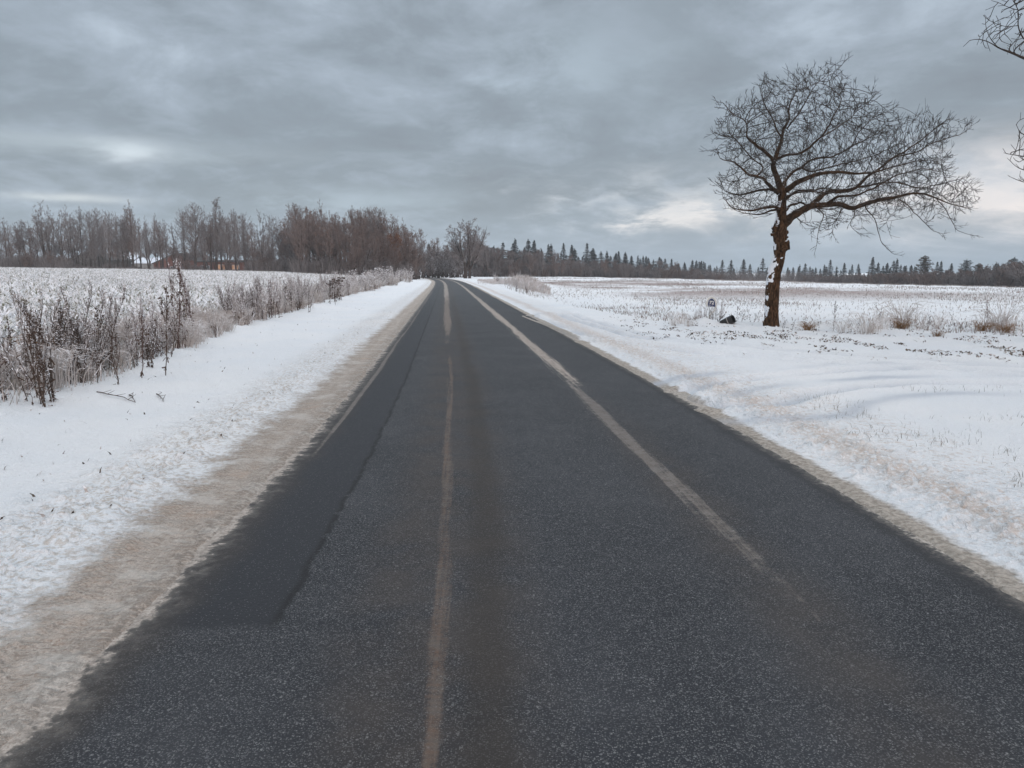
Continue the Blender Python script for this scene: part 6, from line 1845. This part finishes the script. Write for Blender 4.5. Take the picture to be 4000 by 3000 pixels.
def crop_area(rr, n):
    D = np.sqrt(rr.uniform(11 ** 2, 165 ** 2, n * 2) * 1.0)
    D = 3 + (165 - 3) * rr.rand(n * 2) ** 1.3
    u = np.where(D < 40, rr.uniform(-2.2, -.02, n * 2), rr.uniform(-.95, -.02, n * 2))
    x = u * D; y = D
    s = lat(x, y)
    ok = (s < -8.6 - .8 * vnoise(x * .4, y * .4, 9)) & (rr.rand(n * 2) < .35 + .65 * sst(vnoise(x * .35, y * .35, 12), .2, .5))
    return x[ok][:n], y[ok][:n]


scatter('frosted_crop', 175000, crop_area, lambda r, x, y, d: r.uniform(.16, .42, len(x)) * (1 + d / 500), lambda r, x, y, d: r.uniform(.03, .09, len(x)) * (1 + d / 160), [M_CROP, M_CROP2, M_CROP2],
        'low frosted green-grey crop covering the field left of the road', 'crop', leaf=True, lean=.5, seed=3)


def stub_area(rr, n):
    D = 16 + (190 - 16) * rr.rand(n * 3) ** 1.3
    u = rr.uniform(-.02, .78, n * 3); x = u * D; y = D
    b = dist_poly(x, y, BANK); s = lat(x, y)
    pat = vnoise(x * .22, y * .10, 17)
    ok = (b > .4) & (s > 4.5) & (rr.rand(n * 3) < .15 + .85 * sst(pat, .35, .75))
    return x[ok][:n], y[ok][:n]


scatter('stubble', 42000, stub_area, lambda r, x, y, d: r.uniform(.05, .17, len(x)) * (1 + d / 300), lambda r, x, y, d: r.uniform(.008, .022, len(x)) * (1 + d / 60), [M_STUB, M_STUB, M_BLADE],
        'short dead stubble poking through the snow of the right field', 'stubble', lean=.35, seed=5)


def belt_area(rr, n):
    y = 4 * np.exp(rr.uniform(0, math.log(120 / 4), n * 2))
    b = np.interp(y, [8.5, 10.7, 16, 25, 42, 60, 103], [6.1, 5.9, 6.4, 7.0, 7.3, 7.2, 7.4])
    s = -(b + np.abs(rr.normal(0, 1.3, n * 2))); x = xc(y) + s
    ok = (np.abs(x / y) < 1.9) & (rr.rand(n * 2) < (.15 + .85 * sst(vnoise(x * .8, y * .6, 19), .3, .6)) * (.30 + .70 * sst(y, 16, 35)))
    return x[ok][:n], y[ok][:n]


scatter('frosted_grass', 68000, belt_area, lambda r, x, y, d: r.uniform(.08, .36, len(x)) * (1 + sst(y, 24, 70) * 1.3), lambda r, x, y, d: r.uniform(.006, .014, len(x)) * (1 + d / 25), [M_STRAW, M_FROSTLEAF, M_BLADE],
        'frosty dead grass between the weeds along the left verge', 'grass', lean=.45, seed=7)


def mound_area(rr, n):
    px = rr.uniform(1865, 2150, n * 2); py = np.interp(px, [1865, 1930, 2010, 2150], [1096, 1106, 1120, 1146]) + rr.normal(0, 6, n * 2) - 4
    xy = [gp(a, b) for a, b in zip(px, py)]; x = np.array([q[0] for q in xy]); y = np.array([q[1] for q in xy])
    ok = (lat(x, y) > 3.4) & (y < 150) & (rr.rand(n * 2) < .3 + .7 * sst(vnoise(x * .6, y * .3, 29), .3, .6))
    return x[ok][:n], y[ok][:n]


scatter('frosted_reeds', 9000, mound_area, lambda r, x, y, d: r.uniform(.15, .9, len(x)) * (.25 + .9 * np.exp(-(((x / y) * F + 2000 - 2045) / 75) ** 2)), lambda r, x, y, d: r.uniform(.012, .03, len(x)) * (1 + d / 60), [M_STRAW, M_FROSTLEAF, M_STRAW],
        'pale pinkish frosted grass covering the low mound right of the road', 'grass', lean=.3, seed=8)


def right_grass(rr, n):
    cl = [(3200, 1590, 60, 16), (3260, 1600, 90, 10), (3330, 1635, 60, 9), (3650, 1700, 110, 16), (3850, 1530, 150, 6), (3600, 1525, 120, 8), (3700, 1745, 60, 10), (3940, 1790, 50, 18), (3980, 1880, 30, 16), (3390, 1700, 50, 10), (3500, 1720, 90, 10), (3900, 1640, 80, 14), (3190, 1560, 50, 8), (3420, 1640, 160, 20)]
    X = []; Y = []
    for px, py, sx, sy in cl:
        m = n // len(cl)
        for a, b in zip(rr.normal(px, sx, m), rr.normal(py, sy, m)):
            x, y = gp(a, b)
            if lat(x, y) > 3.1: X.append(x); Y.append(y)
    return np.array(X), np.array(Y)


scatter('grass', 520, right_grass, lambda r, x, y, d: r.uniform(.03, .11, len(x)), lambda r, x, y, d: r.uniform(.003, .007, len(x)), [M_BLADE],
        'thin grey grass blades pricking through the snow of the field entrance', 'grass', lean=.3, seed=9)


def bank_area(rr, n):
    px = rr.uniform(2350, 4100, n * 3); py = np.interp(px, [2350, 2700, 3000, 3400, 4000], [1290, 1300, 1322, 1345, 1370]) + rr.normal(0, 26, n * 3)
    x, y = zip(*[gp(a, b) for a, b in zip(px, py)]); x = np.array(x); y = np.array(y)
    ok = (vnoise(x * 2.5, y * 1.4, 23) > .52) & (lat(x, y) > 4.2)
    return x[ok][:n], y[ok][:n]


scatter('leaf_litter', 1700, bank_area, lambda r, x, y, d: r.uniform(.015, .06, len(x)), lambda r, x, y, d: r.uniform(.02, .06, len(x)), [M_LITTER, M_LITTER, M_STRAW],
        'dark leaves and turf crumbs showing through the snow on the bank below the oak', 'leaf litter', leaf=True, lean=1.0, seed=11, zoff=-.004)


def verge_area(rr, n):
    y = 3 * np.exp(rr.uniform(0, math.log(60 / 3), n)); s = -rr.uniform(3.0, 6.2, n); return xc(y) + s, y


scatter('verge_litter', 420, verge_area, lambda r, x, y, d: r.uniform(.008, .05, len(x)), lambda r, x, y, d: r.uniform(.006, .025, len(x)), [M_LITTER, M_STRAW],
        'scattered straw bits and crumbs on the snowy left verge', 'litter', lean=.9, seed=13, zoff=-.003)


def under_area(rr, n):
    px = rr.uniform(-200, 1640, n * 2)
    D = np.where(px < 1150, rr.uniform(160, 200, n * 2), rr.uniform(140, 180, n * 2))
    x = (px - 2000) / F * D
    ok = ~(((px > 540) & (px < 640) | (px > 820) & (px < 965) | (px > 380) & (px < 470)) & (rr.rand(n * 2) < .75)) & (lat(x, D) < -6)
    return x[ok][:n], D[ok][:n]


scatter('undergrowth', 30000, under_area, lambda r, x, y, d: r.uniform(.5, 4.2, len(x)) * np.where(np.abs(x / y * F + 2000 - 640) < 345, .28, 1), lambda r, x, y, d: r.uniform(.03, .09, len(x)), [M_UNDER],
        'dark leafless undergrowth filling the foot of the wood beyond the left field', 'undergrowth', lean=.3, seed=15)


def under_area2(rr, n):
    px = rr.uniform(1850, 4250, n)
    D = np.interp(px, [1850, 2050, 2300, 2600, 2800, 3000, 3200, 3600, 4000, 4400], [235, 232, 246, 236, 228, 235, 225, 190, 165, 150]) + rr.uniform(-12, 22, n)
    return (px - 2000) / F * D, D


scatter('hedge_undergrowth', 26000, under_area2, lambda r, x, y, d: r.uniform(.8, 3.6, len(x)) * np.where(x / y < .42, 1.6, 1.1), lambda r, x, y, d: r.uniform(.03, .10, len(x)), [M_UNDER],
        'dark tangled undergrowth filling the foot of the tree line beyond the right field', 'undergrowth', lean=.3, seed=16)

# never-used source things are removed so nothing lies at the origin
for o in list(COL.objects):
    if o.type == 'EMPTY' and o.parent is None and 'label' not in o:
        for c in list(o.children): bpy.data.objects.remove(c)
        bpy.data.objects.remove(o)

# thin winter mist: one closed body of air round the whole place
_hz = MB(); _hz.box(-420, 320, -60, 560, -9.0, 26.0)
_m = bpy.data.materials.new('haze_air'); _m.use_nodes = True
_m.node_tree.nodes.clear()
_o = _m.node_tree.nodes.new('ShaderNodeOutputMaterial'); _p = _m.node_tree.nodes.new('ShaderNodeVolumePrincipled')
_p.inputs['Color'].default_value = (0.93, 0.96, 1.0, 1); _p.inputs['Density'].default_value = 0.00036; _p.inputs['Anisotropy'].default_value = 0.2
_m.node_tree.links.new(_p.outputs[0], _o.inputs['Volume'])
tag(link('haze', _hz.mesh('haze', [_m])), kind='stuff')
scene.cycles.volume_bounces = 1
